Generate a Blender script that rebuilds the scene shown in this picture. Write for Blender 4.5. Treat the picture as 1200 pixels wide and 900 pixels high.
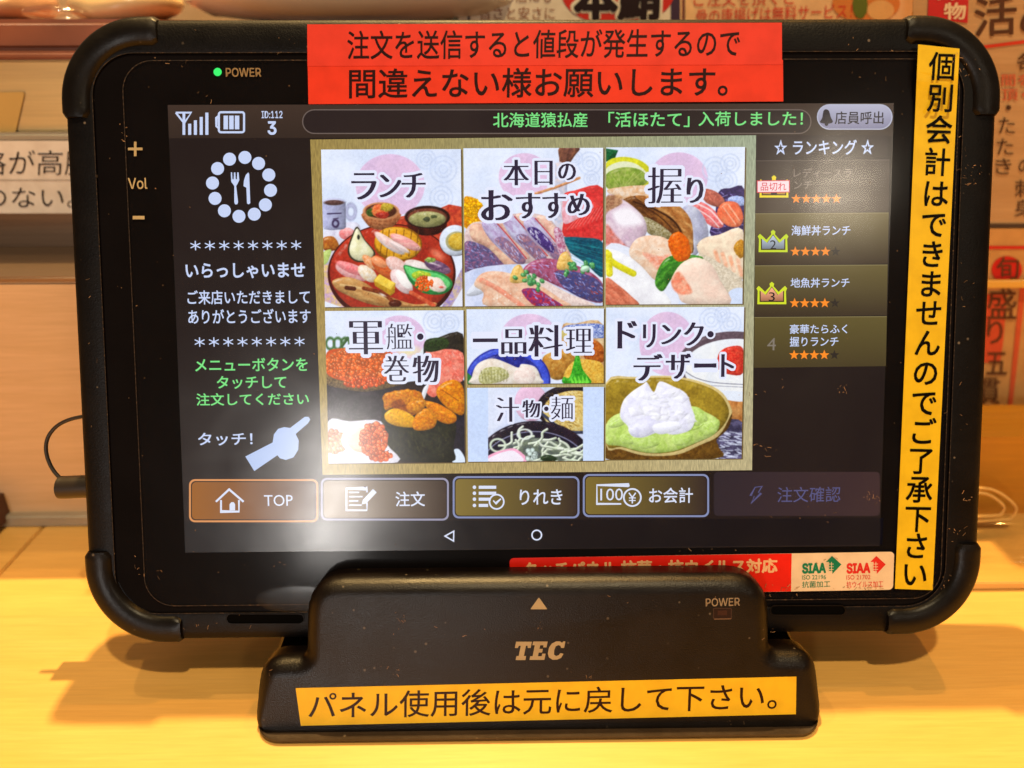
import bpy, bmesh, math, random
import numpy as np
from mathutils import Matrix, Vector
R = math.radians
for o in list(bpy.data.objects): bpy.data.objects.remove(o)
scene = bpy.context.scene
COL = scene.collection

# ------------------------------------------------------------------ camera
LEAN = 20.0                       # the tablet leans back in its cradle
TAB = Matrix.Translation((0, 0, 0.018)) @ Matrix.Rotation(R(90 - LEAN), 4, 'X')   # tablet frame: x right, y up the face, z out
_a = Vector((R(4.47277518), R(0.65599561), R(0.36810227)))
_rt = Matrix.Translation((0.00702172, 0.01430541, -0.23453927)) @ Matrix.Rotation(_a.length, 4, _a.normalized()) @ Matrix.Translation((0, -0.09428, 0))
CAMM = TAB @ _rt.inverted()
cd = bpy.data.cameras.new('camera'); cam = bpy.data.objects.new('camera', cd); COL.objects.link(cam)
cam.matrix_world = CAMM; cd.lens = 27.0; cd.sensor_width = 36.0
cd.clip_start = 0.01; cd.clip_end = 50
cd.dof.use_dof = True; cd.dof.focus_distance = 0.2365; cd.dof.aperture_fstop = 8
scene.camera = cam
CO = CAMM.translation.copy(); CR = CAMM.to_3x3()

# ------------------------------------------------------------------ light of the place
w = bpy.data.worlds.new('World'); scene.world = w; w.use_nodes = True
bg = w.node_tree.nodes['Background']; bg.inputs[0].default_value = (1.0, 0.72, 0.44, 1); bg.inputs[1].default_value = 0.135

def lamp(name, loc, target, size, power, color, size_y=None, kind='AREA', angle=60):
    l = bpy.data.lights.new(name, kind); l.energy = power; l.color = color
    if kind == 'AREA':
        l.shape = 'RECTANGLE' if size_y else 'DISK'; l.size = size
        if size_y: l.size_y = size_y
    else:
        l.shadow_soft_size = size; l.spot_size = R(angle); l.spot_blend = 0.6
    o = bpy.data.objects.new(name, l); COL.objects.link(o); o.location = loc
    o.rotation_euler = (Vector(target) - Vector(loc)).to_track_quat('-Z', 'Y').to_euler()
    return o
WARM = (1.0, 0.65, 0.25)
lamp('ceiling_spotlight', (-0.08, 0.475, 1.22), (0, 0, 0), 0.022, 28, WARM)
lamp('ceiling_spotlight', (-0.50, 0.30, 1.22), (0, 0, 0), 0.026, 3, WARM)
lamp('ceiling_spotlight', (0.42, 0.42, 1.25), (0, 0, 0), 0.026, 4, (1.0, 0.48, 0.10))
lamp('ceiling_spotlight', (0.10, -0.36, 1.16), (0, 0, 0.05), 0.05, 8.8, (1.0, 0.78, 0.45))

scene.view_settings.view_transform = 'Standard'
scene.view_settings.look = 'None'; scene.view_settings.exposure = 0; scene.view_settings.gamma = 1
scene.view_settings.use_curve_mapping = False

# ------------------------------------------------------------------ measuring on the real planes
def ray(px, py):
    return (CR @ Vector(((px - 600) / 900.0, (450 - py) / 900.0, -1.0))).normalized()
TABI = TAB.inverted(); TR3 = TAB.to_3x3()
def P(px, py, z=0.0):
    """point of the tablet's face (height z above it) measured from the photograph, in tablet coordinates"""
    o = TABI @ CO; d = TR3.inverted() @ ray(px, py); t = (z - o.z) / d.z
    q = o + d * t; return Vector((q.x, q.y, z))
def on_y(px, py, Y):
    d = ray(px, py); t = (Y - CO.y) / d.y; return CO + d * t
def on_z(px, py, Z=0.0):
    d = ray(px, py); t = (Z - CO.z) / d.z; return CO + d * t
_inv = np.array(CAMM.inverted() @ TAB)
def project(L):
    Q = L @ _inv[:3, :3].T + _inv[:3, 3]
    return 600 + 900 * Q[:, 0] / -Q[:, 2], 450 - 900 * Q[:, 1] / -Q[:, 2]
# the blown-out light in the screen is the mirror image of a bright lamp across the room
def mirror_lamp(name, px, py, dist, size, power, color, size_y=None):
    q = TAB @ P(px, py, 0); n = (TR3 @ Vector((0, 0, 1))).normalized(); d = ray(px, py)
    r = d - 2 * d.dot(n) * n
    loc = q + r * dist
    return lamp(name, loc, q, size, power, color, size_y)
mirror_lamp('window_light', 388, 572, 1.1, 0.08, 2.3, (1.0, 0.95, 0.90), 0.26)
mirror_lamp('room_lamp', 985, 215, 1.3, 0.14, 1.1, (1.0, 0.85, 0.65))

# ------------------------------------------------------------------ materials
def s2l(c):
    c = np.asarray(c, float) / 255.0
    return np.where(c <= 0.04045, c / 12.92, ((c + 0.055) / 1.055) ** 2.4)
def nt(name):
    m = bpy.data.materials.new(name); m.use_nodes = True; t = m.node_tree
    return m, t, t.nodes['Principled BSDF']
def N(t, typ, **kw):
    n = t.nodes.new(typ)
    for k, v in kw.items():
        if k in n.inputs: n.inputs[k].default_value = v
        else: setattr(n, k, v)
    return n
def mapping(t, scale=(1, 1, 1), coord='Object'):
    tc = N(t, 'ShaderNodeTexCoord'); mp = N(t, 'ShaderNodeMapping'); mp.inputs['Scale'].default_value = scale
    t.links.new(tc.outputs[coord], mp.inputs['Vector']); return mp.outputs['Vector']
def ramp(t, fac, stops):
    r = N(t, 'ShaderNodeValToRGB'); e = r.color_ramp.elements
    while len(e) < len(stops): e.new(0.5)
    for el, (p, c) in zip(e, stops): el.position = p; el.color = (*c, 1) if len(c) == 3 else c
    t.links.new(fac, r.inputs[0]); return r.outputs[0]
def mix(t, fac, a, b, blend='MIX'):
    m = N(t, 'ShaderNodeMix', data_type='RGBA', blend_type=blend)
    for s, v in ((m.inputs[0], fac), (m.inputs[6], a), (m.inputs[7], b)):
        if isinstance(v, (int, float)): s.default_value = v
        elif isinstance(v, (tuple, list)): s.default_value = (*v[:3], 1)
        else: t.links.new(v, s)
    return m.outputs[2]
def bump(t, b, height, strength, dist=0.001):
    n = N(t, 'ShaderNodeBump', Strength=strength, Distance=dist); t.links.new(height, n.inputs['Height']); t.links.new(n.outputs[0], b.inputs['Normal'])

def plastic(name, col, rough, grain=900, gstr=0.25, dust=0.5, spec=0.5):
    m, t, b = nt(name); v = mapping(t)
    n1 = N(t, 'ShaderNodeTexNoise', Scale=grain, Detail=3.0); t.links.new(v, n1.inputs['Vector'])
    n2 = N(t, 'ShaderNodeTexNoise', Scale=60, Detail=6.0, Roughness=0.7); t.links.new(v, n2.inputs['Vector'])
    # grime and specks of dust that stick to the plastic
    vo = N(t, 'ShaderNodeTexVoronoi', Scale=330, Randomness=1.0); t.links.new(v, vo.inputs['Vector'])
    sp = ramp(t, vo.outputs['Distance'], [(0.0, (1, 1, 1)), (0.10, (1, 1, 1)), (0.16, (0, 0, 0))])
    vc = N(t, 'ShaderNodeSeparateColor'); t.links.new(vo.outputs['Color'], vc.inputs[0])
    pick = ramp(t, vc.outputs[0], [(0.82, (0, 0, 0)), (0.9, (1, 1, 1))])
    sp2 = mix(t, 1.0, sp, pick, 'MULTIPLY')
    sp3 = mix(t, 1.0, sp2, (dust, dust, dust), 'MULTIPLY')
    base = mix(t, ramp(t, n2.outputs[0], [(0.45, (0, 0, 0)), (0.8, (1, 1, 1))]), col, tuple(c * 1.6 + 0.0015 for c in col))
    bb = N(t, 'ShaderNodeRGBToBW'); t.links.new(sp3, bb.inputs[0])
    fin = mix(t, bb.outputs[0], base, (0.42, 0.33, 0.24)); t.links.new(fin, b.inputs['Base Color'])
    rr = ramp(t, n2.outputs[0], [(0.3, (rough * 0.85,) * 3), (0.75, (min(1, rough * 1.25),) * 3)])
    t.links.new(rr, b.inputs['Roughness']); b.inputs['Specular IOR Level'].default_value = spec
    bump(t, b, n1.outputs[0], gstr, 0.0003)
    return m
M_case = plastic('black_textured_plastic', (0.0018, 0.0012, 0.0016), 0.44, 1700, 0.32, 0.35, 0.18)
M_rubber = plastic('dark_rubber', (0.003, 0.0018, 0.0015), 0.38, 900, 0.2, 0.25, 0.26)
M_stand = plastic('dark_brown_plastic', (0.0025, 0.0010, 0.0006), 0.34, 2400, 0.35, 0.22, 0.34)
M_foot = plastic('stand_foot_plastic', (0.03, 0.018, 0.010), 0.42, 1500, 0.4, 0.3)

def simple(name, col, rough=0.5, metal=0.0, spec=0.5, noise=0.0, nscale=40):
    m, t, b = nt(name); b.inputs['Roughness'].default_value = rough; b.inputs['Metallic'].default_value = metal
    b.inputs['Specular IOR Level'].default_value = spec
    v = mapping(t); n = N(t, 'ShaderNodeTexNoise', Scale=nscale, Detail=5.0); t.links.new(v, n.inputs['Vector'])
    c2 = tuple(max(0, c * (1 - noise)) for c in col)
    t.links.new(mix(t, ramp(t, n.outputs[0], [(0.35, (0, 0, 0)), (0.7, (1, 1, 1))]), col, c2), b.inputs['Base Color'])
    return m
M_glassb = simple('black_bezel_glass', (0.006, 0.005, 0.006), 0.12, 0, 0.10, 0.3)
M_slot = simple('slot_black', (0.001, 0.001, 0.001), 0.9, 0, 0.05, 0.2)
M_print = simple('tan_print', (0.30, 0.21, 0.11), 0.6, noise=0.15, nscale=400)
M_cable = simple('cable_black', (0.02, 0.012, 0.008), 0.45, noise=0.3)

def attr_mat(name, emit, rough=0.45):
    m, t, b = nt(name); a = N(t, 'ShaderNodeAttribute', attribute_name='Col')
    if emit:
        t.nodes.remove(b); e = N(t, 'ShaderNodeEmission', Strength=emit); t.links.new(a.outputs['Color'], e.inputs['Color'])
        t.links.new(e.outputs[0], t.nodes['Material Output'].inputs['Surface'])
    else:
        v = mapping(t); n = N(t, 'ShaderNodeTexNoise', Scale=150, Detail=5.0); t.links.new(v, n.inputs['Vector'])
        g = ramp(t, n.outputs[0], [(0.3, (0.88, 0.86, 0.84)), (0.6, (1, 1, 1))])
        t.links.new(mix(t, 1.0, a.outputs['Color'], g, 'MULTIPLY'), b.inputs['Base Color']); b.inputs['Roughness'].default_value = rough; b.inputs['Specular IOR Level'].default_value = 0.22
    return m
M_screen = attr_mat('screen_pixels', 1.1)
M_paper = attr_mat('printed_paper', 0, 0.7)
M_tape = attr_mat('printed_tape', 0, 0.38)

# LCD surface: clear sheet with a soft smeared reflection
def sheet_mat(name, rough_lo, rough_hi, fac, nscale, tint=(1, 1, 1), edge_dirt=False):
    m, t, b = nt(name); t.nodes.remove(b); v = mapping(t, (1, 6, 1))
    n = N(t, 'ShaderNodeTexNoise', Scale=nscale, Detail=6.0, Roughness=0.65); t.links.new(v, n.inputs['Vector'])
    gl = N(t, 'ShaderNodeBsdfGlossy'); gl.inputs['Color'].default_value = (*tint, 1)
    t.links.new(ramp(t, n.outputs[0], [(0.3, (rough_lo,) * 3), (0.7, (rough_lo * 1.3,) * 3)]), gl.inputs['Roughness'])
    g2 = N(t, 'ShaderNodeBsdfGlossy', Roughness=rough_hi); g2.inputs['Color'].default_value = (*tint, 1)
    mg = N(t, 'ShaderNodeMixShader'); mg.inputs[0].default_value = 0.38; t.links.new(gl.outputs[0], mg.inputs[1]); t.links.new(g2.outputs[0], mg.inputs[2])
    tr = N(t, 'ShaderNodeBsdfTransparent'); mx = N(t, 'ShaderNodeMixShader')
    sv_ = mapping(t, (14, 9, 1)); sn = N(t, 'ShaderNodeTexNoise', Scale=2.2, Detail=7.0, Roughness=0.6, Distortion=1.2); t.links.new(sv_, sn.inputs['Vector'])   # greasy wipe marks
    t.links.new(ramp(t, sn.outputs[0], [(0.3, (fac * 0.7,) * 3), (0.7, (fac * 1.35,) * 3)]), mx.inputs[0])
    t.links.new(tr.outputs[0], mx.inputs[1]); t.links.new(mg.outputs[0], mx.inputs[2]); t.links.new(mx.outputs[0], t.nodes['Material Output'].inputs['Surface'])
    return m
M_lcd = sheet_mat('lcd_surface', 0.14, 0.28, 0.042, 25)
M_film = sheet_mat('protective_film', 0.2, 0.35, 0.002, 60)
M_clear = sheet_mat('clear_acrylic', 0.06, 0.12, 0.05, 20, (1, 0.8, 0.5))

def wood(name, a, b_, axis_scale=(1.2, 26, 26), rough=0.42, bstr=0.06, coat=0.0):
    m, t, b = nt(name); v = mapping(t, axis_scale)
    n = N(t, 'ShaderNodeTexNoise', Scale=5.5, Detail=8.0, Roughness=0.62, Distortion=0.5); t.links.new(v, n.inputs['Vector'])
    f = N(t, 'ShaderNodeTexNoise', Scale=34.0, Detail=4.0, Roughness=0.7); t.links.new(v, f.inputs['Vector'])
    v2 = mapping(t, (3, 3, 3)); g = N(t, 'ShaderNodeTexNoise', Scale=3, Detail=3.0); t.links.new(v2, g.inputs['Vector'])
    c = ramp(t, n.outputs[0], [(0.28, b_), (0.5, tuple((x + y) / 2 for x, y in zip(a, b_))), (0.66, a)])
    c = mix(t, 0.28, c, ramp(t, f.outputs[0], [(0.3, (0.55, 0.45, 0.35)), (0.7, (1, 1, 1))]), 'MULTIPLY')
    c = mix(t, 0.5, c, ramp(t, g.outputs[0], [(0.3, (0.85, 0.83, 0.8)), (0.7, (1, 1, 1))]), 'MULTIPLY')
    t.links.new(c, b.inputs['Base Color']); b.inputs['Roughness'].default_value = rough
    wv = mapping(t, (6, 30, 6)); wn_ = N(t, 'ShaderNodeTexNoise', Scale=4, Detail=6.0, Distortion=0.8); t.links.new(wv, wn_.inputs['Vector'])
    t.links.new(ramp(t, wn_.outputs[0], [(0.3, (rough * 0.75,) * 3), (0.7, (rough * 1.3,) * 3)]), b.inputs['Roughness'])
    b.inputs['Coat Weight'].default_value = coat; b.inputs['Coat Roughness'].default_value = 0.25
    bump(t, b, f.outputs[0], bstr, 0.0004); return m
M_table = wood('pale_wood_counter', (0.86, 0.495, 0.135), (0.82, 0.46, 0.115), rough=0.38, coat=0.15)
M_riser = wood('pale_wood_riser', (0.74, 0.50, 0.30), (0.64, 0.42, 0.23), rough=0.5)
M_rwall = wood('amber_wood_wall', (0.60, 0.25, 0.015), (0.5, 0.20, 0.012), rough=0.5)

def brushed(name, col, rough=0.35, k=0.6):
    m, t, b = nt(name); v = mapping(t, (2, 90, 90)); n = N(t, 'ShaderNodeTexNoise', Scale=14, Detail=5.0); t.links.new(v, n.inputs['Vector'])
    t.links.new(ramp(t, n.outputs[0], [(0.25, tuple(c * k for c in col)), (0.7, col)]), b.inputs['Base Color'])
    b.inputs['Metallic'].default_value = 0.85; b.inputs['Roughness'].default_value = rough; bump(t, b, n.outputs[0], 0.1, 0.0003); return m
M_steel = brushed('brushed_steel', (0.30, 0.21, 0.15), 0.35, 0.8)
M_brass = brushed('warm_steel', (0.75, 0.55, 0.26), 0.45, 0.86)
M_rail = simple('grey_rail', (0.42, 0.36, 0.28), 0.4, 0.3, noise=0.2)
M_amber = simple('amber_trim', (0.6, 0.3, 0.06), 0.5, noise=0.2)
M_white = simple('white_glaze', (0.78, 0.66, 0.50), 0.22, noise=0.05)
M_redbrown = simple('red_brown_tray', (0.30, 0.10, 0.05), 0.35, noise=0.3)
M_darkwood = simple('dark_brown_lacquer', (0.10, 0.03, 0.012), 0.4, noise=0.4)
M_fish = simple('pale_fish_meat', (0.75, 0.52, 0.28), 0.35, noise=0.35, nscale=25)
M_fish2 = simple('pinkish_fish_meat', (0.55, 0.30, 0.18), 0.3, noise=0.5, nscale=30)
M_wrap = sheet_mat('crumpled_clear_wrap', 0.08, 0.2, 0.25, 30)
def emis(name, col, s):
    m, t, b = nt(name); b.inputs['Base Color'].default_value = (0.01, 0.05, 0.01, 1); b.inputs['Emission Color'].default_value = (*col, 1); b.inputs['Emission Strength'].default_value = s; return m
M_led = emis('green_led', (0.02, 1.0, 0.17), 0.9)

# ------------------------------------------------------------------ object helpers
def link(name, mesh, mat, parent=None):
    o = bpy.data.objects.new(name, mesh); COL.objects.link(o)
    if mat is not None and not mesh.materials: mesh.materials.append(mat)
    if parent is not None: o.parent = parent
    return o
def thing(name, label, cat, mw=None, group=None):
    o = bpy.data.objects.new(name, None); COL.objects.link(o); o.empty_display_size = 0.02
    if mw is not None: o.matrix_world = mw
    o['label'] = label; o['category'] = cat
    if group: o['group'] = group
    return o
def tag(o, label, cat, group=None):
    o['label'] = label; o['category'] = cat
    if group: o['group'] = group
    return o
def from_data(name, vs, fs, mat, parent=None, smooth=False):
    me = bpy.data.meshes.new(name); me.from_pydata([tuple(v) for v in vs], [], fs); me.update()
    o = link(name, me, mat, parent)
    if smooth: me.shade_smooth()
    return o
def colour(me, c):
    """flat print: one colour, or one colour per vertex (sRGB 0-255)"""
    n = len(me.vertices); a = me.color_attributes.new('Col', 'FLOAT_COLOR', 'POINT')
    arr = np.ones((n, 4)); c = np.asarray(c, float); arr[:, :3] = s2l(c); a.data.foreach_set('color', arr.ravel().astype('f4'))
def catmull(pts, closed=True, k=6):
    pts = np.asarray(pts, float); n = len(pts); out = []
    rng = range(n) if closed else range(n - 1)
    for i in rng:
        if closed: p0, p1, p2, p3 = pts[i - 1], pts[i], pts[(i + 1) % n], pts[(i + 2) % n]
        else: p0, p1, p2, p3 = pts[max(i - 1, 0)], pts[i], pts[i + 1], pts[min(i + 2, n - 1)]
        for t in np.linspace(0, 1, k, endpoint=False):
            out.append(0.5 * ((2 * p1) + (-p0 + p2) * t + (2 * p0 - 5 * p1 + 4 * p2 - p3) * t * t + (-p0 + 3 * p1 - 3 * p2 + p3) * t ** 3))
    if not closed: out.append(pts[-1])
    return np.array(out)
def rrect(x0, x1, y0, y1, r, k=8, z=0.0):
    v = []
    for cx, cy, a0 in ((x1 - r, y1 - r, 0), (x0 + r, y1 - r, 90), (x0 + r, y0 + r, 180), (x1 - r, y0 + r, 270)):
        for i in range(k + 1):
            a = R(a0 + 90 * i / k); v.append((cx + r * math.cos(a), cy + r * math.sin(a), z))
    return v
def loft(name, rings, mat, parent=None, cap0=True, cap1=True, closed=False, smooth=True):
    n = len(rings[0]); vs = [v for r in rings for v in r]; fs = []
    m = len(rings)
    for i in range(m if closed else m - 1):
        j = (i + 1) % m
        for q in range(n): fs.append((i * n + q, i * n + (q + 1) % n, j * n + (q + 1) % n, j * n + q))
    if cap0: fs.append(tuple(range(n))[::-1])
    if cap1: fs.append(tuple((m - 1) * n + q for q in range(n)))
    o = from_data(name, vs, fs, mat, parent)
    bm = bmesh.new(); bm.from_mesh(o.data); bmesh.ops.recalc_face_normals(bm, faces=bm.faces); bm.to_mesh(o.data); bm.free()
    if smooth: o.data.shade_smooth(); o.data.set_sharp_from_angle(angle=R(38))
    return o
def box(name, p0, p1, mat, parent=None, bevel=0.0):
    bm = bmesh.new(); bmesh.ops.create_cube(bm, size=1)
    c = (Vector(p0) + Vector(p1)) / 2; s = [abs(b - a) for a, b in zip(p0, p1)]
    bmesh.ops.scale(bm, vec=s, verts=bm.verts)
    if bevel: bmesh.ops.bevel(bm, geom=bm.edges[:], offset=bevel, segments=3, affect='EDGES')
    bmesh.ops.translate(bm, vec=c, verts=bm.verts)
    me = bpy.data.meshes.new(name); bm.to_mesh(me); bm.free(); o = link(name, me, mat, parent)
    if bevel: me.shade_smooth(); me.set_sharp_from_angle(angle=R(40))
    return o

# ---- text -> mesh
_tc = bpy.data.curves.new('t', 'FONT'); _to = bpy.data.objects.new('t', _tc); COL.objects.link(_to)
_lc = bpy.data.curves.new('l', 'FONT'); _lo = bpy.data.objects.new('l', _lc); COL.objects.link(_lo)
try:                                                  # the plain grotesque that ships with Blender, for latin words only
    import os
    _lc.font = bpy.data.fonts.load(os.path.join(bpy.utils.system_resource('DATAFILES', path='fonts'), 'Inter.woff2'))
except Exception: pass
def glyphs(s, off=0.0, res=3, smear=0.0, stretch=1):
    """list of (verts Nx2, faces) of the string at 1 em"""
    cu, ob = (_lc, _lo) if s.isascii() and off > 0.006 else (_tc, _to)
    cu.body = s; cu.offset = min(off, 0.0); cu.resolution_u = res; bpy.context.view_layer.update()
    me = bpy.data.meshes.new_from_object(ob.evaluated_get(bpy.context.evaluated_depsgraph_get()))
    v = np.empty(len(me.vertices) * 3); me.vertices.foreach_get('co', v); v = v.reshape(-1, 3)[:, :2]
    f = [tuple(p.vertices) for p in me.polygons]; bpy.data.meshes.remove(me)
    sh = [(0, 0)]
    if off > 0:                      # bold: the strokes are widened by a small ring of shifts
        k = 4 if off < 0.016 else (8 if off < 0.05 else 12)
        sh += [(off * 1.25 * math.cos(2 * math.pi * (i + 0.5) / k), off * 1.25 * math.sin(2 * math.pi * (i + 0.5) / k)) for i in range(k)]
    if smear: sh = [(a + smear * (i / 3 - 0.5), b) for a, b in sh for i in range(4)]
    V = np.concatenate([v + np.array(d) for d in sh]); F = [tuple(q + i * len(v) for q in t) for i in range(len(sh)) for t in f]
    return V, F, np.repeat(np.arange(len(sh)), len(v))
def place(v, lay, BL, BR, TL, z, box=None):
    mn = v.min(0) if box is None else np.array(box[0]); mx = v.max(0) if box is None else np.array(box[1])
    u = (v - mn) / (mx - mn); BL, BR, TL = (np.array(q[:2]) for q in (BL, BR, TL))
    xy = BL + u[:, :1] * (BR - BL) + u[:, 1:] * (TL - BL)
    return np.column_stack([xy, np.full(len(v), z) + lay * 4e-7])
def bbox_pts(b, z):
    x0, y0, x1, y1 = b; xm, ym = (x0 + x1) / 2, (y0 + y1) / 2
    L, Rr, T, B = P(x0, ym, z).x, P(x1, ym, z).x, P(xm, y0, z).y, P(xm, y1, z).y
    return (L, B), (Rr, B), (L, T)
def lettering(parent, s, b, col, z, off=0.0, mat=None, quad=None, name='lettering', smear=0.0, box=None, slant=0.0):
    v, f, lay = glyphs(s, off, smear=smear)
    if slant: v = v + np.column_stack([v[:, 1] * slant, 0 * v[:, 1]])
    BL, BR, TL = quad if quad else bbox_pts(b, z)
    co = place(v, lay, BL, BR, TL, z, box)
    me = bpy.data.meshes.new(name); me.from_pydata(co.tolist(), [], f); colour(me, col)
    return link(name, me, mat or M_screen, parent)
def join_parts(parts, name, mat, parent):
    """parts: list of (verts Nx3, faces, colour)"""
    V, F, C = [], [], []; n = 0
    for v, f, c in parts:
        v = np.asarray(v, float); V.append(v); F += [tuple(i + n for i in t) for t in f]
        c = np.asarray(c, float); C.append(np.tile(c, (len(v), 1)) if c.ndim == 1 else c); n += len(v)
    me = bpy.data.meshes.new(name); me.from_pydata(np.concatenate(V).tolist(), [], F); colour(me, np.concatenate(C))
    return link(name, me, mat, parent)
def pp(pts, z):            # photo points -> face points
    return [tuple(P(x, y, z)) for x, y in pts]
def flat(pts, z, col): v = pp(pts, z); return (v, [tuple(range(len(v)))], col)
def circ(cx, cy, r, n=24, ry=None): return [(cx + r * math.cos(2 * math.pi * i / n), cy + (ry or r) * math.sin(2 * math.pi * i / n)) for i in range(n)]
def stroke(pts, wd, z, col, closed=False):
    pts = np.asarray(pts, float); n = len(pts); L = []; Rr = []
    for i in range(n):
        a = pts[i - 1] if (closed or i) else pts[i]; b = pts[(i + 1) % n] if (closed or i < n - 1) else pts[i]
        d = b - a; d /= np.linalg.norm(d) + 1e-9; nrm = np.array([-d[1], d[0]])
        k = 1.0
        if (closed or 0 < i < n - 1):
            e1 = pts[i] - pts[i - 1]; e1 /= np.linalg.norm(e1) + 1e-9; k = 1 / max(0.4, abs(np.dot(nrm, [-e1[1], e1[0]])))
        L.append(pts[i] + nrm * wd / 2 * k); Rr.append(pts[i] - nrm * wd / 2 * k)
    v = pp(L + Rr, z); f = [(i, (i + 1) % n, n + (i + 1) % n, n + i) for i in range(n if closed else n - 1)]
    return (v, f, col)
def rr_px(x0, y0, x1, y1, r, k=6): return [(a, b) for a, b, _ in rrect(x0, x1, y0, y1, r, k)]
def star_px(cx, cy, r): return [(cx + (r if i % 2 == 0 else r * 0.42) * math.sin(math.pi * i / 5), cy - (r if i % 2 == 0 else r * 0.42) * math.cos(math.pi * i / 5)) for i in range(10)]
def fan(pts, z, centre_col, rim_col):
    v = pp(pts, z); a = np.array(v); c = a.mean(0); n = len(v)
    return (np.vstack([a, c]), [(i, (i + 1) % n, n) for i in range(n)], np.vstack([np.tile(rim_col, (n, 1)), centre_col]))
# ------------------------------------------------------------------ the counter and what stands behind
YW = on_z(60, 612).y                                  # front of the riser behind the tablet
seam = on_z(0, 672).x
top = thing('countertop', '', ''); del top['label']; del top['category']; top['kind'] = 'structure'
box('board', (-1.2, -0.7, -0.03), (seam - 0.0003, YW + 0.002, 0), M_table, top, 0.0006)
box('board', (seam + 0.0003, -0.7, -0.03), (1.2, YW + 0.002, 0), M_table, top, 0.0006)
ground = box('floor', (-3, -3, -0.80), (3, 3, -0.75), M_darkwood); ground['kind'] = 'structure'

def wz(y, x=40, Y=None): return on_y(x, y, YW if Y is None else Y).z
def wx(x, y=200, Y=None): return on_y(x, y, YW if Y is None else Y).x
XM = wx(560, 300)
rs = box('riser_wall', (-1.2, YW, 0.0035), (wx(1030, 450), YW + 0.03, wz(331)), M_riser, None, 0.0008); rs['kind'] = 'structure'
tag(box('base_rail', (-1.2, YW - 0.0035, 0), (wx(1030, 450), YW + 0.001, wz(600)), M_rail, None, 0.0006), 'pale grey rail along the foot of the wood panel left of the tablet', 'rail')
aw = box('back_wall', (wx(1030, 450) + 0.0005, YW, 0.0), (1.2, YW + 0.03, wz(512, 1180)), M_rwall); aw['kind'] = 'structure'
YC = YW + 0.045
XM = wx(560, 300, YC)
# the steel front of the food case
case = thing('food_case', 'steel fronted food case above the wood panel at the left edge', 'food case', Matrix.Translation((wx(60, 200, YC), YC, wz(331, 40, YC))))
def cpart(name, y0, y1, mat, dy0, dy1, bev=0.0006, x0=-0.9, x1=None):
    o = box(name, (x0, YC + dy0, wz(y1, 40, YC)), (XM if x1 is None else x1, YC + dy1, wz(y0, 40, YC)), mat, None, bev)
    o.parent = case; o.matrix_parent_inverse = case.matrix_world.inverted(); return o
bpy.context.view_layer.update()
le = box('steel_ledge', (-1.2, YW - 0.0006, wz(331) + 0.0002), (wx(1030, 450), YC, wz(324)), M_steel, None, 0.0006); le.parent = case; le.matrix_parent_inverse = case.matrix_world.inverted()
cpart('trim', 321, 330.5, M_brass, -0.001, 0.03)
cpart('steel_front', 170, 321, M_steel, 0.0, 0.03)
cpart('rail', 155, 166, M_rail, -0.0025, 0.03, 0.001)
cpart('upper_panel', 71, 155, M_brass, 0.002, 0.03)
cpart('ledge', 60, 70, M_redbrown, -0.002, 0.06, 0.001)
cpart('tray', 22, 60, M_redbrown, 0.004, 0.08, 0.002, -0.9, wx(180, 40, YC))
pch = from_data('tape_patch', [(-0.5, YC + 0.0012, wz(157, 40, YC)), (wx(14, 150, YC), YC + 0.0012, wz(157, 40, YC)), (wx(27, 112, YC), YC + 0.0012, wz(110, 40, YC)), (wx(24, 108, YC), YC + 0.0012, wz(108, 40, YC)), (-0.5, YC + 0.0012, wz(108, 40, YC))], [(0, 1, 2, 3, 4)], simple('amber_tape', (0.6, 0.38, 0.12), 0.3, noise=0.1))
pch.parent = case; pch.matrix_parent_inverse = case.matrix_world.inverted()

def wlet(parent, s, b, col, Y, off=0.0, tilt=0.0, name='lettering', smear=0.0):
    x0, y0, x1, y1 = b; v, f, lay = glyphs(s, off, smear=smear)
    A = on_y(x0, y1 + tilt, Y); B = on_y(x1, y1 - tilt, Y); T = on_y(x0, y0 + tilt, Y)
    u = (v - v.min(0)) / (v.max(0) - v.min(0)); co = [A + (B - A) * p + (T - A) * q for p, q in u]
    for c, l in zip(co, lay): c.y = Y - l * 2e-6
    me = bpy.data.meshes.new(name); me.from_pydata([tuple(c) for c in co], [], f); colour(me, col); return link(name, me, M_paper, parent)
def wflat(name, pts, Y, col, parent=None, mat=None):
    me = bpy.data.meshes.new(name); me.from_pydata([tuple(on_y(x, y, Y)) for x, y in pts], [], [tuple(range(len(pts)))]); colour(me, col)
    return link(name, me, mat or M_paper, parent)
def sheet(name, pts, Y, col, parent=None):            # a real sheet of paper, 0.3 mm thick
    a = [on_y(x, y, Y) for x, y in pts]; n = len(a); b = [q + Vector((0, 0.0003, 0)) for q in a]
    fs = [tuple(range(n)), tuple(range(n, 2 * n))[::-1]] + [(i, i + n, (i + 1) % n + n, (i + 1) % n) for i in range(n)]
    me = bpy.data.meshes.new(name); me.from_pydata([tuple(q) for q in a + b], [], fs); colour(me, col); return link(name, me, M_paper, parent)

# printed notice on the steel front
nl = sheet('notice_label', [(-160, 165), (98, 165), (98, 250), (-160, 250)], YC - 0.0028, (236, 224, 214)); tag(nl, 'white printed notice of two lines stuck on the steel left of the tablet', 'notice')
wlet(nl, '価格が高騰し', (-58, 176, 137, 205), (40, 28, 24), YC - 0.0031, -0.006)
wlet(nl, 'ものない。', (-53, 220, 88, 243), (40, 28, 24), YC - 0.0031, -0.006)
wflat('seam_line', [(-160, 210.5), (98, 210.5), (98, 211.5), (-160, 211.5)], YC - 0.00305, (170, 155, 140), nl)

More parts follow.
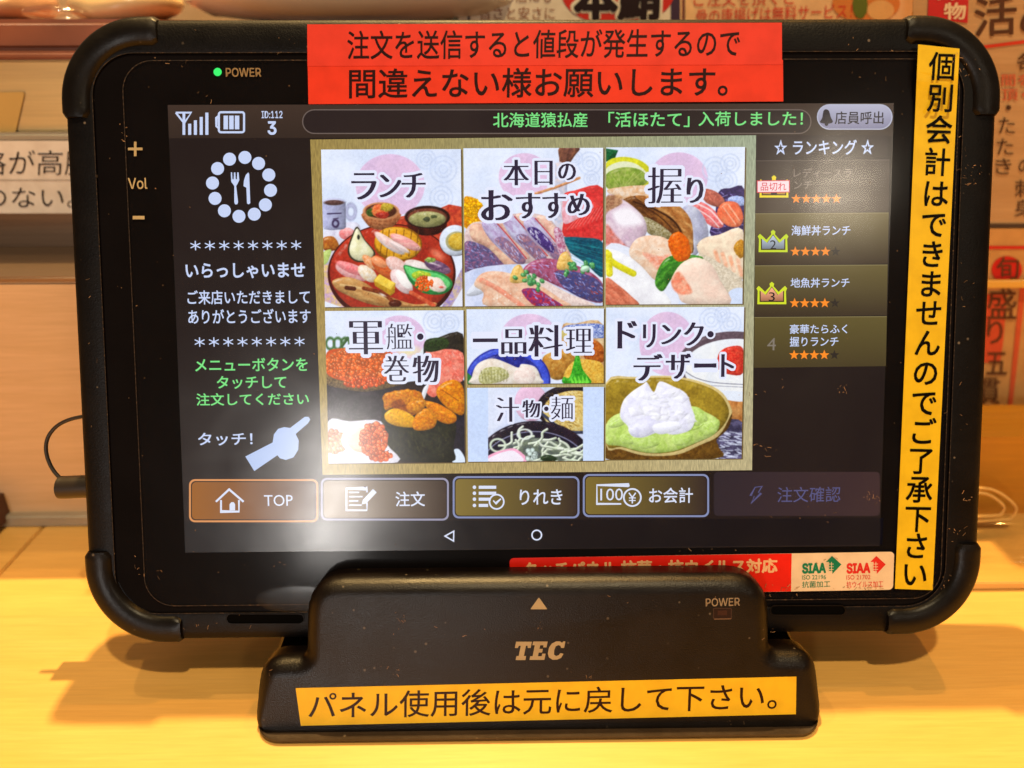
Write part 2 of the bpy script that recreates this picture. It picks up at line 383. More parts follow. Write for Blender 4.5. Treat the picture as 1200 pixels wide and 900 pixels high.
# fish and plates in and on the case
def blob(name, c, s, mat, seed, amp=0.25, sub=4):
    bm = bmesh.new(); bmesh.ops.create_icosphere(bm, subdivisions=sub, radius=1); rnd = random.Random(seed)
    ks = [(Vector((rnd.uniform(-1, 1), rnd.uniform(-1, 1), rnd.uniform(-1, 1))) * rnd.uniform(1.5, 5), rnd.uniform(0, 6)) for _ in range(9)]
    for v in bm.verts:
        d = sum(math.sin(k.dot(v.co) + p) for k, p in ks) / 9; v.co *= 1 + amp * d
        v.co.x *= s[0]; v.co.y *= s[1]; v.co.z *= s[2]
    me = bpy.data.meshes.new(name); bm.to_mesh(me); bm.free(); me.shade_smooth(); o = link(name, me, mat); o.location = c; return o
Y2 = YC + 0.055
c0 = on_y(150, 6, Y2); tag(blob('fish_fillet', c0, (0.022, 0.03, 0.009), M_fish, 3), 'large pale cream fish fillet in the case top left', 'fish')
c0 = on_y(20, 8, Y2); tag(blob('fish_fillet', c0, (0.014, 0.025, 0.008), M_fish2, 5), 'small pinkish fish piece at the far left end of the case', 'fish')
c0 = on_y(75, 16, YC + 0.03); tag(blob('plastic_wrap', c0, (0.012, 0.012, 0.0045), M_wrap, 8, 0.6), 'crumpled clear wrap between the two pieces of fish', 'wrap')
def lathe(name, prof, c, mat, seg=72):
    rings = [[(c[0] + r * math.cos(2 * math.pi * i / seg), c[1] + r * math.sin(2 * math.pi * i / seg), c[2] + z) for i in range(seg)] for r, z in prof]
    return loft(name, rings, mat, None)
Yp = YC + 0.07
pc = on_y(430, 8, Yp); rr_ = pc.x - on_y(231, 8, Yp).x
prof = [(rr_ * 0.55, 0), (rr_ * 0.58, 0.0005), (rr_ * 0.62, 0.003), (rr_ * 0.86, 0.0048), (rr_ * 0.985, 0.009), (rr_, 0.0105), (rr_ * 0.985, 0.0112), (rr_ * 0.9, 0.009), (rr_ * 0.6, 0.006), (0.002, 0.0055)]
zb = on_y(430, 24, Yp).z
tag(lathe('plate', prof, (pc.x, Yp, zb - 0.0035), M_white), 'white plate, the lower one of the two behind the tablet top', 'plate', 'white plates stacked behind the tablet')
tag(lathe('plate', prof, (pc.x + 0.002, Yp, zb + 0.0058), M_white), 'white plate, the upper one of the two behind the tablet top', 'plate', 'white plates stacked behind the tablet')
shelf = box('shelf', (-0.9, YC + 0.03, wz(70, 40, YC) - 0.02), (1.2, YW + 0.3, on_y(430, 24, Yp).z - 0.0037), M_rail); shelf['kind'] = 'structure'

# posters and papers behind the top edge
def poster(label, pts, Y, col, cat='poster', group=None):
    p = sheet('poster', pts, Y, col); tag(p, label, cat, group); return p
Yb = YC + 0.03
bb = box('back_panel', (XM - 0.3, YW + 0.3, 0), (1.2, YW + 0.32, 0.5), M_riser); bb['kind'] = 'structure'
pc1 = poster('plain beige paper between the plates and the red circle poster', [(436, -60), (534, -60), (534, 60), (436, 60)], Yb + 0.01, (232, 205, 160), 'paper')
wflat('paper_edge', [(430, -60), (446, -60), (446, 60), (430, 60)], Yb + 0.0095, (245, 215, 150), pc1)
pA = poster('cream poster with a red circle and brush lettering behind the tablet top', [(531, -60), (797, -60), (797, 60), (531, 60)], Yb, (240, 220, 190))
wflat('border_line', [(531, -60), (537, -60), (537, 60), (531, 60)], Yb - 0.0002, (120, 125, 110), pA)
wflat('border_line', [(548, -60), (551, -60), (551, 60), (548, 60)], Yb - 0.0002, (90, 85, 90), pA)
wflat('border_line', [(786, -60), (797, -60), (797, 60), (786, 60)], Yb - 0.0002, (70, 50, 70), pA)
wflat('red_circle', circ(724, -8, 66, 48, 38), Yb - 0.0003, (214, 50, 38), pA)
wlet(pA, 'どこの店にも', (563, -16, 646, 3), (150, 90, 60), Yb - 0.0004)
wlet(pA, '旨さと安さに', (563, 8, 650, 23), (150, 90, 60), Yb - 0.0004)
wlet(pA, '本鮪', (668, -38, 778, 26), (240, 222, 190), Yb - 0.0005, 0.075)
wlet(pA, '本鮪', (672, -36, 775, 24), (38, 20, 20), Yb - 0.0008, 0.028, smear=0.03)
pB = poster('orange poster with small red lettering behind the tablet top', [(799, -70), (1084, -70), (1084, 70), (799, 70)], Yb + 0.004, (232, 186, 132))
wflat('border_line', [(799, -60), (803, -60), (803, 60), (799, 60)], Yb + 0.0037, (110, 70, 60), pB)
wlet(pB, 'ご注文を頂くと', (813, -14, 930, 7), (200, 60, 40), Yb + 0.0035, 0.0, 1.0)
wlet(pB, '骨の唐揚げは無料サービス！', (816, 7, 998, 25), (205, 62, 42), Yb + 0.0035, 0.004, 3.5)
wflat('food_print', circ(1015, 4, 40, 28, 22), Yb + 0.0036, (214, 130, 62), pB)
wflat('food_print', circ(1008, 6, 9, 18, 16), Yb + 0.0033, (96, 110, 40), pB)
wflat('food_print', circ(1032, 12, 16, 18, 12), Yb + 0.0034, (226, 176, 110), pB)
YA = YC - 0.001
M_kraft = wood('printed_woodgrain_paper', (0.62, 0.36, 0.16), (0.52, 0.28, 0.11), rough=0.6)
pC = sheet('poster', [(1070, -120), (1330, -120), (1330, 264), (1070, 264)], YA, (196, 118, 52)); pC.data.materials.clear(); pC.data.materials.append(M_kraft)
tag(pC, 'wood patterned menu poster with brown brush writing right of the tablet', 'poster')
wflat('red_seal', [(1089, -30), (1136, -30), (1134, 27), (1087, 22)], YA - 0.0004, (196, 44, 44), pC)
wlet(pC, '名', (1092, -22, 1118, 0), (235, 200, 160), YA - 0.0006, 0.02, 0); wlet(pC, '物', (1106, 3, 1132, 23), (235, 200, 160), YA - 0.0006, 0.02, 0)
wlet(pC, '活', (1142, -4, 1191, 42), (84, 50, 30), YA - 0.0005, 0.012, 1.5); wlet(pC, 'め', (1196, 0, 1240, 40), (84, 50, 30), YA - 0.0005, 0.012, 1.5)
wflat('red_rule', [(1130, 56), (1330, 30), (1330, 34), (1130, 60)], YA - 0.0004, (206, 58, 34), pC)
wlet(pC, '各', (1192, 62, 1212, 82), (92, 58, 30), YA - 0.0005, 0.01); wlet(pC, '間を', (1174, 87, 1208, 101), (200, 100, 66), YA - 0.0005, 0.012); wlet(pC, '頂く', (1174, 104, 1208, 118), (200, 100, 66), YA - 0.0005, 0.012)
for s_, x_, y_, r_ in (('・', 1182, 126, 3), ('た', 1180, 147, 9.5), ('た', 1178, 172, 9.5), ('き', 1176, 195, 9.5), ('刺', 1200, 221, 10.5), ('身', 1199, 244, 10), ('の', 1202, 195, 8)):
    wlet(pC, s_, (x_ - r_, y_ - r_, x_ + r_, y_ + r_), (78, 48, 28), YA - 0.0005, 0.0)
wflat('dark_rule', [(1070, 262), (1330, 262), (1330, 267), (1070, 267)], YA - 0.0006, (80, 62, 50), pC)
pw = box('paper_board', (wx(1040, 300, YC), YC + 0.001, wz(512, 1180)), (1.2, YC + 0.02, wz(-60, 1180, YC)), M_rwall); pw['kind'] = 'structure'
pD = poster('cream paper with a red round seal and vertical writing right of the tablet', [(1090, 268), (1330, 268), (1330, 506), (1090, 498)], YA - 0.001, (208, 152, 88))
wflat('red_rule', [(1090, 288), (1330, 288), (1330, 292), (1090, 292)], YA - 0.0014, (214, 50, 34), pD)
wflat('red_seal', circ(1180, 316, 18, 28, 16), YA - 0.0014, (208, 40, 28), pD)
wflat('red_band', [(1156, 345), (1180, 345), (1176, 400), (1172, 425), (1152, 425)], YA - 0.0014, (216, 84, 48), pD)
wflat('red_stroke', [(1196, 330), (1203, 330), (1186, 482), (1180, 486)], YA - 0.0014, (214, 92, 52), pD)
wflat('red_stroke', [(1150, 480), (1180, 476), (1186, 484), (1168, 490), (1148, 487)], YA - 0.0013, (214, 92, 52), pD)
for s_, x_, y_, rx, ry in (('旬', 1181, 314, 13, 13), ('盛', 1174, 356, 17, 18), ('り', 1166, 389, 9, 14), ('五', 1168, 426, 12, 13), ('貫', 1160, 458, 12, 15)):
    wlet(pD, s_, (x_ - rx, y_ - ry, x_ + rx, y_ + ry), (96, 56, 30), YA - 0.0017, 0.006)
tag(box('shelf_strip', (wx(1080, 330, YC), YC - 0.0060, wz(333, 1180, YC)), (0.6, YC - 0.0040, wz(324, 1180, YC)), simple('amber_acrylic', (0.80, 0.42, 0.07), 0.25), None, 0.0004), 'thin amber strip across the papers right of the tablet', 'strip')

# clear acrylic stand lying in front of the papers, right
ah = thing('acrylic_stand', 'clear acrylic display foot on the counter right of the tablet', 'display stand', Matrix.Translation((wx(1180, 600), YW - 0.01, 0)))
def under(o, par): o.parent = par; o.matrix_parent_inverse = par.matrix_world.inverted(); return o
bpy.context.view_layer.update()
yf = on_z(1170, 690).y
x0 = on_z(1120, 690).x
M_acr = simple('warm_clear_plastic', (0.75, 0.45, 0.14), 0.12, noise=0.05)
under(box('base_sheet', (x0, yf, 0.0002), (x0 + 0.25, YW - 0.004, 0.0028), M_clear, None, 0.0007), ah)
under(box('front_lip', (x0, yf - 0.0006, 0.0002), (x0 + 0.25, yf + 0.0006, 0.0034), M_acr, None, 0.0004), ah)
prof = [(yf + 0.012, 0.003), (yf + 0.016, 0.0045), (yf + 0.019, 0.009), (yf + 0.022, 0.012), (yf + 0.026, 0.0135), (YW - 0.004, 0.014)]
prof = catmull(prof, False, 5); vs = []; 
for y_, z_ in prof: vs += [(x0, y_, z_), (x0 + 0.25, y_, z_)]
cs = from_data('curved_sheet', vs, [(2 * i, 2 * i + 1, 2 * i + 3, 2 * i + 2) for i in range(len(prof) - 1)], M_clear, None, True)
sm = cs.modifiers.new('s', 'SOLIDIFY'); sm.thickness = 0.0012; under(cs, ah)

def tube(name, pts, r, mat, parent=None, closed=False, seg=10, k=8, taper=None):
    c = catmull(pts, closed, k); n = len(c); rings = []; up = Vector((0.3, 0.2, 1)).normalized()
    for i in range(n):
        a = c[i - 1] if (closed or i) else c[i]; b = c[(i + 1) % n] if (closed or i < n - 1) else c[i]
        d = Vector(b - a).normalized(); e = d.cross(up)
        if e.length < 1e-3: e = d.cross(Vector((1, 0, 0)))
        e.normalize(); g = d.cross(e); rad = r * (taper(i / (n - 1)) if taper else 1)
        rings.append([tuple(Vector(c[i]) + (e * math.cos(2 * math.pi * q / seg) + g * math.sin(2 * math.pi * q / seg)) * rad) for q in range(seg)])
    return loft(name, rings, mat, parent, not closed, not closed, closed)
# embossed clear lid lying on the stand
lid = thing('clear_lid', 'clear plastic lid with rounded raised rim right of the tablet', 'lid', Matrix.Translation((wx(1160, 600), YW - 0.012, 0.015)))
bpy.context.view_layer.update()
YL = YW - 0.012
for sc_, nm in ((1.0, 'rim'), (0.72, 'raised_rim')):
    cx_, cy_ = 1140, 592
    pts = [on_y(cx_ + (x - cx_) * sc_, cy_ + (y - cy_) * sc_, YL) for x, y in ((1100, 609), (1175, 609), (1186, 606), (1191, 596), (1183, 586), (1168, 576), (1150, 572), (1100, 572))]
    under(tube(nm, pts, 0.0006, M_acr, None, True), lid)
pts = [on_y(x, y, YL + 0.0005) for x, y in catmull([(1100, 607), (1175, 607), (1184, 604), (1188, 596), (1181, 587), (1167, 578), (1150, 574), (1100, 574)], True, 5)]
under(from_data('cover', pts, [tuple(range(len(pts)))], M_clear), lid)
# dark lacquered box just entering the frame at the left
e0 = on_z(-12, 640)
tag(box('condiment_box', (e0.x - 0.06, e0.y, 0), (e0.x, e0.y + 0.03, 0.018), M_darkwood, None, 0.003), 'dark brown box just showing at the left edge on the counter', 'box')

# ------------------------------------------------------------------ the tablet
tab = thing('tablet', 'black ordering tablet in a bumpered case leaning in its cradle', 'tablet', TAB)
X0, X1, Y0, Y1 = -0.13955, 0.13955, 0.0, 0.1888
# glass opening measured in the photograph
gx0 = P(122, 380, -0.0004).x; gx1 = P(1118, 380, -0.0004).x; gy0 = P(600, 714, -0.0004).y; gy1 = P(600, 62, -0.0004).y
def ring(ins, z, r=0.024):
    return rrect(X0 + ins, X1 - ins, Y0 + ins, Y1 - ins, max(r - ins, 0.002), 12, z)
def gring(e, z, r=0.0125): return rrect(gx0 - e, gx1 + e, gy0 - e, gy1 + e, r + e, 12, z)
case_o = loft('case', [ring(0.006, -0.0290), ring(0.002, -0.0283), ring(0.0006, -0.0260), ring(0, -0.010), ring(0, -0.0022), ring(0.0005, -0.0008), ring(0.0015, -0.0001), ring(0.0030, 0.0003),
      gring(0.0010, 0.0003), gring(0.0002, 0.0001), gring(0.0, -0.0004), gring(-0.0001, -0.0012)], M_case, tab)  # unseen rear depth is added to block light passing under the tablet
bg_ = rrect(gx0 + 0.00015, gx1 - 0.00015, gy0 + 0.00015, gy1 - 0.00015, 0.0124, 12, -0.00055)
from_data('bezel_glass', bg_, [tuple(range(len(bg_)))], M_glassb, tab)
# corner bumpers
def bumper(corner):
    sx, sy = corner; r = 0.0240; ext = 0.0048; path = []
    cx, cy = (X1 - r) * sx if sx > 0 else X0 + r, (Y1 - r if sy > 0 else Y0 + r)
    N_ = 34; arc = r * math.pi / 2; tot = arc + 2 * ext
    for i in range(N_ + 1):
        s = tot * i / N_
        if s < ext: p, nrm = (cx + sx * r, cy - sy * (ext - s)), (sx, 0)
        elif s > ext + arc: p, nrm = (cx - sx * (s - ext - arc), cy + sy * r), (0, sy)
        else:
            a = (s - ext) / r; nrm = (sx * math.cos(a), sy * math.sin(a)); p = (cx + nrm[0] * r, cy + nrm[1] * r)
        path.append((p, nrm, s))
    w2, h2 = 0.0052, 0.0142; rings = []
    for p, nrm, s in path:
        e = min(s, tot - s); k = 1.0
        if e < 0.0016: k = math.sqrt(max(0.0, 1 - (1 - e / 0.0016) ** 2)) * 0.22 + 0.78
        sec = []
        for q in range(20):
            a = 2 * math.pi * q / 20; cu, su = math.cos(a), math.sin(a)
            u = math.copysign(abs(cu) ** 0.5, cu) * w2 * k; v = math.copysign(abs(su) ** 0.5, su) * h2 * (0.94 + 0.06 * k)
            off = 0.0013 - w2 + u; z = -0.0122 + v
            sec.append((p[0] + nrm[0] * off, p[1] + nrm[1] * off, z))
        rings.append(sec)
    return loft('corner_bumper', rings, M_rubber, tab)
for c in ((-1, 1), (1, 1), (-1, -1), (1, -1)): bumper(c)
# speaker slots in the lower edge: a dark trough with a thin raised lip
for a, b, c, d in ((266, 356, 725, 5.4), (903, 990, 715, 5.0)):
    m = [tuple(P(x, y, 0.00035)) for x, y in rr_px(a, c - d, b, c + d, d, 5)]
    mo = [tuple(P(x, y, 0.00032)) for x, y in rr_px(a - 1.2, c - d - 1.0, b + 1.2, c + d + 1.6, d + 1, 5)]
    n = len(m); sl = loft('speaker_slot', [mo, [(p[0], p[1], 0.0006) for p in mo], [(p[0], p[1], 0.0006) for p in m], m], M_slot, tab, False, True)
    sl.data.materials.append(M_case)
    for pl in sl.data.polygons: pl.material_index = 1
    sl.data.polygons[len(sl.data.polygons) - 1].material_index = 0

ZS = -0.00045                                           # the LCD lies just over the black glass sheet
def lz(k): return ZS + 0.00002 * k
LX0, LX1, LY1, LY0 = -0.10893, 0.10807, 0.16373, 0.02813
def grad(pts, z, cA, cB, axis='y'):
    v = pp(pts, z); a = np.array(v); k = 1 if axis == 'y' else 0
    t = (a[:, k] - a[:, k].min()) / (a[:, k].max() - a[:, k].min() + 1e-12); t = (1 - t if axis == 'y' else t)[:, None]
    c = s2l(cA) * (1 - t) + s2l(cB) * t
    c = np.where(c <= 0.0031308, c * 12.92, 1.055 * c ** (1 / 2.4) - 0.055) * 255
    return (v, [tuple(range(len(v)))], c)
lcdv = [(LX0, LY1, ZS), (LX1, LY1, ZS), (LX1, LY0, ZS), (LX0, LY0, ZS)]
disp = join_parts([(lcdv, [(0, 1, 2, 3)], (32, 22, 21))], 'display_panel', M_screen, tab)
join_parts([grad([(196.5, 123), (1047, 121), (1046, 160), (198, 162)], lz(1), (62, 46, 38), (50, 37, 31))], 'status_bar', M_screen, disp)
join_parts([grad([(216, 612), (1035, 607), (1034, 638), (217, 647.5)], lz(1), (16, 12, 17), (14, 11, 16))], 'navigation_bar', M_screen, disp)
PALE = (196, 208, 240); GREEN = (120, 222, 128)
# status icons
z4 = lz(6)
join_parts([stroke([(206, 132), (224, 132), (216, 144)], 2.2, z4, PALE, False), stroke([(206, 132), (215.5, 144)], 2.2, z4 + 4e-6, PALE), stroke([(215.5, 132), (215.5, 158)], 3.2, z4 + 8e-6, PALE)] +
           [flat([(x, 158 - h), (x + 3.6, 158 - h), (x + 3.6, 158), (x, 158)], z4, PALE) for x, h in ((220.5, 13), (227.2, 17), (234, 21), (240.6, 26))], 'signal_icon', M_screen, disp)
join_parts([stroke(rr_px(256.5, 131.5, 286, 155, 2.5), 2.4, z4, PALE, True), stroke([(256, 136), (253.6, 138), (253.6, 148), (256, 150)], 2.4, z4 + 5e-6, PALE)] +
           [flat([(x, 135.5), (x + 5.2, 135.5), (x + 5.2, 151.5), (x, 151.5)], z4, PALE) for x in (262, 268.6, 275.2)], 'battery_icon', M_screen, disp)
lettering(disp, 'ID:112', (306.5, 130, 331, 138.5), PALE, z4, 0.012)
lettering(disp, '3', (313.5, 142, 324, 158), PALE, z4, 0.02)
join_parts([flat(rr_px(354, 128, 951, 157, 14.3), lz(3), (104, 90, 84)), flat(rr_px(355.3, 129.3, 949.7, 155.7, 13), lz(4), (40, 29, 29))], 'message_bar', M_screen, disp)
lettering(disp, '北海道猿払産', (577.8, 131.8, 688.5, 149.3), GREEN, z4, 0.012)
lettering(disp, '「活ほたて」', (713, 131, 808, 149), GREEN, z4, 0.012)
lettering(disp, '入荷しました！', (818.6, 130.5, 941, 147.6), GREEN, z4, 0.012)
join_parts([flat(rr_px(957.3, 122, 1046, 152, 14.8), lz(3), (178, 180, 200)), grad(rr_px(958.6, 123.2, 1044.6, 150.8, 13.6), lz(4), (176, 176, 198), (124, 122, 150))], 'call_button', M_screen, disp)
bell = catmull([(968, 128), (971.5, 130), (973.5, 137), (976, 143), (970, 145), (961, 143.5), (963.5, 138), (965, 130)], True, 4)
join_parts([flat(bell, z4, (28, 22, 34)), flat(circ(968.5, 145.5, 2.2, 12), z4 - 3e-6, (28, 22, 34))], 'bell_icon', M_screen, disp)
lettering(disp, '店員呼出', (978.5, 130.5, 1035.5, 145.5), (18, 12, 24), z4, 0.012)
# left column
dots = [(287, 184.5), (303, 191.5), (315, 205), (317, 223), (311, 240), (298, 251), (280, 253.5), (263, 247), (252, 232.5), (249, 214.5), (255, 197.5), (269, 186.5)]
join_parts([flat(circ(x, y, 7.6), lz(3), PALE) for x, y in dots], 'dot_ring', M_screen, disp)
fk = [flat([(270.5, 202), (272, 202), (272.4, 210), (273.8, 210), (274.2, 202), (275.8, 202), (276.2, 210), (277.6, 210), (278, 202), (279.6, 202), (280.4, 211), (278, 216), (276.8, 218), (279, 237), (278, 239.5), (275.5, 239.5), (274.5, 237), (274.6, 218), (271, 213)], lz(3), PALE),
      flat([(291, 202), (292, 204), (293.3, 238), (291.5, 239.5), (289.5, 238.5), (288.7, 220), (285.3, 218), (286, 211), (288, 205)], lz(3), PALE)]
join_parts(fk, 'cutlery_icon', M_screen, disp)
lettering(disp, '＊＊＊＊＊＊＊＊', (223, 282, 353, 293), PALE, z4, 0.012)
lettering(disp, 'いらっしゃいませ', (217.5, 308, 357.5, 326), PALE, z4, 0.02)
lettering(disp, 'ご来店いただきまして', (219.5, 340, 363, 356.5), PALE, z4, 0.014)
lettering(disp, 'ありがとうございます', (220.5, 362, 364, 379), PALE, z4, 0.014)
lettering(disp, '＊＊＊＊＊＊＊＊', (228, 395, 357, 406), PALE, z4, 0.012)
lettering(disp, 'メニューボタンを', (228.5, 419.5, 360.5, 435), GREEN, z4, 0.014)
lettering(disp, 'タッチして', (254, 440.5, 335.5, 455.5), GREEN, z4, 0.014)
lettering(disp, '注文してください', (230, 460.5, 362, 475), GREEN, z4, 0.014)
lettering(disp, 'タッチ！', (232, 507, 296, 522), PALE, z4, 0.014)
HC = (176, 194, 232)
hand = [(287.5, 535), (319.5, 518.5), (321, 509), (326, 502.5), (333, 500.5), (340, 501.5), (357, 488.5), (361.5, 488.5), (363.5, 491.5), (361, 496), (346.5, 508.5), (350, 516), (349.5, 527), (344, 536), (335, 539), (328, 537), (325, 533.5), (298, 552)]
join_parts([flat(hand, lz(3), HC)], 'hand_icon', M_screen, disp)
# menu grid
gp = [(363.5, 163.5), (886, 158.5), (881.3, 551), (378, 556.5)]
M_gold, t_, b_ = nt('gold_leaf_screen'); t_.nodes.remove(b_)
v_ = mapping(t_, (1, 1, 1)); mp_ = N(t_, 'ShaderNodeMapping'); mp_.inputs['Rotation'].default_value = (0, 0, R(40)); mp_.inputs['Scale'].default_value = (2600, 420, 1); t_.links.new(v_, mp_.inputs[0])
n_ = N(t_, 'ShaderNodeTexNoise', Scale=1.0, Detail=3.0); t_.links.new(mp_.outputs[0], n_.inputs['Vector'])
a_ = N(t_, 'ShaderNodeAttribute', attribute_name='Col'); e_ = N(t_, 'ShaderNodeEmission', Strength=0.95)
t_.links.new(mix(t_, 1.0, a_.outputs['Color'], ramp(t_, n_.outputs[0], [(0.3, (0.66, 0.66, 0.66)), (0.7, (1.15, 1.15, 1.1))]), 'MULTIPLY'), e_.inputs[0]); t_.links.new(e_.outputs[0], t_.nodes['Material Output'].inputs[0])
gc = np.array([(172, 146, 82), (170, 182, 156), (206, 190, 146), (188, 160, 92)], float)
K = 12; vv = []; cc = []
for j in range(K + 1):
    for i in range(K + 1):
        u, v = i / K, j / K
        q = (np.array(gp[0]) * (1 - u) + np.array(gp[1]) * u) * (1 - v) + (np.array(gp[3]) * (1 - u) + np.array(gp[2]) * u) * v
        vv.append(tuple(P(q[0], q[1], lz(2)))); cc.append((gc[0] * (1 - u) + gc[1] * u) * (1 - v) + (gc[3] * (1 - u) + gc[2] * u) * v)
gf = [(j * (K + 1) + i, j * (K + 1) + i + 1, (j + 1) * (K + 1) + i + 1, (j + 1) * (K + 1) + i) for j in range(K) for i in range(K)]
join_parts([(vv, gf, np.array(cc))], 'gold_menu_board', M_gold, disp)

# ranking column
join_parts([grad([(886, 159), (1040, 158), (1040, 187), (885.7, 188)], lz(1.5), (40, 27, 29), (40, 28, 28))], 'ranking_header', M_screen, disp)
lettering(disp, '☆ ランキング ☆', (907.5, 163.5, 1024, 181.5), PALE, z4, 0.014)
rows = [((885.6, 188.5), (1042.5, 187.5), (1041.5, 248.5), (885.2, 249.5), (54, 42, 38), (70, 56, 46)), ((885.2, 250.5), (1041.5, 249.5), (1040.2, 309), (884.6, 310.5), (104, 90, 52), (58, 44, 32)),
        ((884.6, 311.5), (1040.2, 310.5), (1039.2, 369.5), (884.1, 371), (100, 87, 47), (56, 43, 30)), ((884.1, 372), (1039.2, 371), (1038.2, 429), (883.5, 431), (94, 82, 42), (70, 58, 34))]
for a, b, c, d, cA, cB in rows:
    join_parts([grad([a, b, c, d], lz(2), cA, cB), stroke([(a[0], a[1]), (b[0], b[1])], 0.9, lz(3), tuple(min(255, q + 32) for q in cA))], 'ranking_row', M_screen, disp)
lettering(disp, 'レディースラ', (930, 197, 998, 208), (122, 108, 100), z4, 0.008); lettering(disp, 'ンチ', (930.5, 212, 951.5, 221.5), (122, 108, 100), z4, 0.008)
lettering(disp, '海鮮丼ランチ', (927.5, 264, 996.5, 276), PALE, z4, 0.012); lettering(disp, '地魚丼ランチ', (926.5, 325.5, 995.5, 337), PALE, z4, 0.012)
lettering(disp, '豪華たらふく', (925.5, 380, 993, 391), PALE, z4, 0.012); lettering(disp, '握りランチ', (925.5, 394.5, 982.5, 406), PALE, z4, 0.012)
lettering(disp, '4', (899, 396, 909.3, 410.5), (128, 118, 106), z4)
OR = (250, 138, 36)
for y, n, x0_ in ((233, 5, 933), (294.8, 4, 932), (355.2, 4, 931.2), (416, 4, 930.6)):
    for i in range(5):
        join_parts([flat(star_px(x0_ + i * 11.8, y, 6.1), lz(4), OR if i < n else (44, 36, 30))], 'rating_star', M_screen, disp)
def crown(cx, cy, fill, rim, num):
    o = [(-17, 12.5), (-16.5, -3), (-18, -6), (-15.5, -9), (-12.5, -6.5), (-8, -2), (-2, -8.5), (-2.8, -11.5), (0, -13.8), (2.8, -11.5), (2, -8.5), (8, -2), (12.5, -6.5), (15.5, -9), (18, -6), (16.5, -3), (17, 12.5)]
    i = [(-14, 9.5), (-14, -3.5), (-7.5, 2), (0, -8), (7.5, 2), (14, -3.5), (14, 9.5)]
    c = join_parts([flat([(cx + x, cy + y) for x, y in o], lz(3), rim), flat([(cx + x * 1.03, cy + y * 1.05) for x, y in i], lz(4), (70, 52, 24)), grad([(cx + x * 0.93, cy + y * 0.9) for x, y in i], lz(5), tuple(min(255, q + 40) for q in fill), tuple(q * 0.75 for q in fill))], 'crown_icon', M_screen, disp)
    lettering(disp, num, (cx - 3.6, cy - 1.5, cx + 3.6, cy + 9), (24, 20, 24), lz(7), 0.0)
crown(907, 219, (230, 165, 60), (236, 210, 40), '1'); crown(906, 283, (150, 162, 178), (196, 214, 40), '2'); crown(904.5, 344, (216, 140, 100), (208, 220, 40), '3')
join_parts([flat([(887, 211.5), (925.5, 211), (925.5, 225.5), (887, 226)], lz(8), (214, 70, 84)), flat([(888, 212.5), (924.5, 212), (924.5, 224.5), (888, 225)], lz(9), (244, 214, 218))], 'sold_out_tag', M_screen, disp)
lettering(disp, '品切れ', (891.5, 214, 921.5, 223.5), (216, 50, 70), lz(11), 0.006)

# buttons
def button(x0, y0, x1, y1, rim, cA, cB, r=7, name='menu_button'):
    return join_parts([flat(rr_px(x0, y0, x1, y1, r), lz(2), rim), flat(rr_px(x0 + 2.2, y0 + 2.2, x1 - 2.2, y1 - 2.2, r - 1.6), lz(3), (40, 28, 22)), grad(rr_px(x0 + 3.4, y0 + 3.4, x1 - 3.4, y1 - 3.4, r - 2.2), lz(4), cA, cB, 'x')], name, M_screen, disp)
LIL = (130, 138, 176)
button(221.5, 561.5, 373, 612, (214, 142, 84), (152, 92, 32), (82, 60, 50))
button(376, 560, 526, 610, (150, 146, 170), (140, 118, 96), (62, 46, 36))
button(530.5, 558, 679, 607.5, LIL, (128, 108, 48), (54, 40, 34)); button(683, 555.5, 831, 606, LIL, (124, 104, 46), (54, 40, 36))
join_parts([grad(rr_px(836.5, 553, 1031, 604.5, 5), lz(2), (46, 36, 42), (62, 42, 42), 'x')], 'menu_button', M_screen, disp)
TW = (214, 220, 240)
lettering(disp, 'TOP', (309.5, 580, 343, 593), TW, lz(6), 0.0); lettering(disp, '注文', (463.5, 576, 498, 593.5), TW, lz(6), 0.012)
lettering(disp, 'りれき', (609, 573.5, 659, 591.5), TW, lz(6), 0.012); lettering(disp, 'お会計', (760.5, 571.5, 812, 589.5), TW, lz(6), 0.012)
lettering(disp, '注文確認', (911, 570.5, 985, 588.5), (84, 82, 122), lz(6), 0.002)
zi = lz(6)
join_parts([stroke([(253, 588), (268.5, 573.5), (285.5, 588)], 2.4, zi, TW), stroke([(259, 586), (259, 599.5), (280, 599.5), (280, 586)], 2.2, zi + 5e-6, TW), flat([(269, 598), (269, 591), (271, 588.5), (274, 588.5), (275.5, 591), (275.5, 598)], zi + 5e-6, TW)], 'house_icon', M_screen, disp)
join_parts([stroke([(430, 577), (430, 572.5), (406, 572.5), (406, 598), (430, 598), (430, 589)], 2.0, zi, TW)] + [stroke([(409, y), (x, y)], 1.7, zi, TW) for y, x in ((577, 421), (582, 425), (587, 420), (592, 424))] + [flat([(425, 586), (437, 573), (441.5, 577), (429, 590), (424, 591)], zi + 5e-6, TW)], 'pencil_icon', M_screen, disp)
join_parts([flat(circ(556, y, 2.1, 12), zi, TW) for y in (571, 578, 585, 592.3)] + [stroke([(561, y), (x, y)], 3.6, zi, TW) for y, x in ((571, 581.5), (578, 581.5), (585, 575), (592.3, 572))] + [stroke(circ(582, 588, 8.4, 28), 1.9, zi + 6e-6, TW, True), stroke([(578, 586.5), (581, 590), (587, 584.5)], 1.6, zi + 6e-6, TW)], 'list_clock_icon', M_screen, disp)
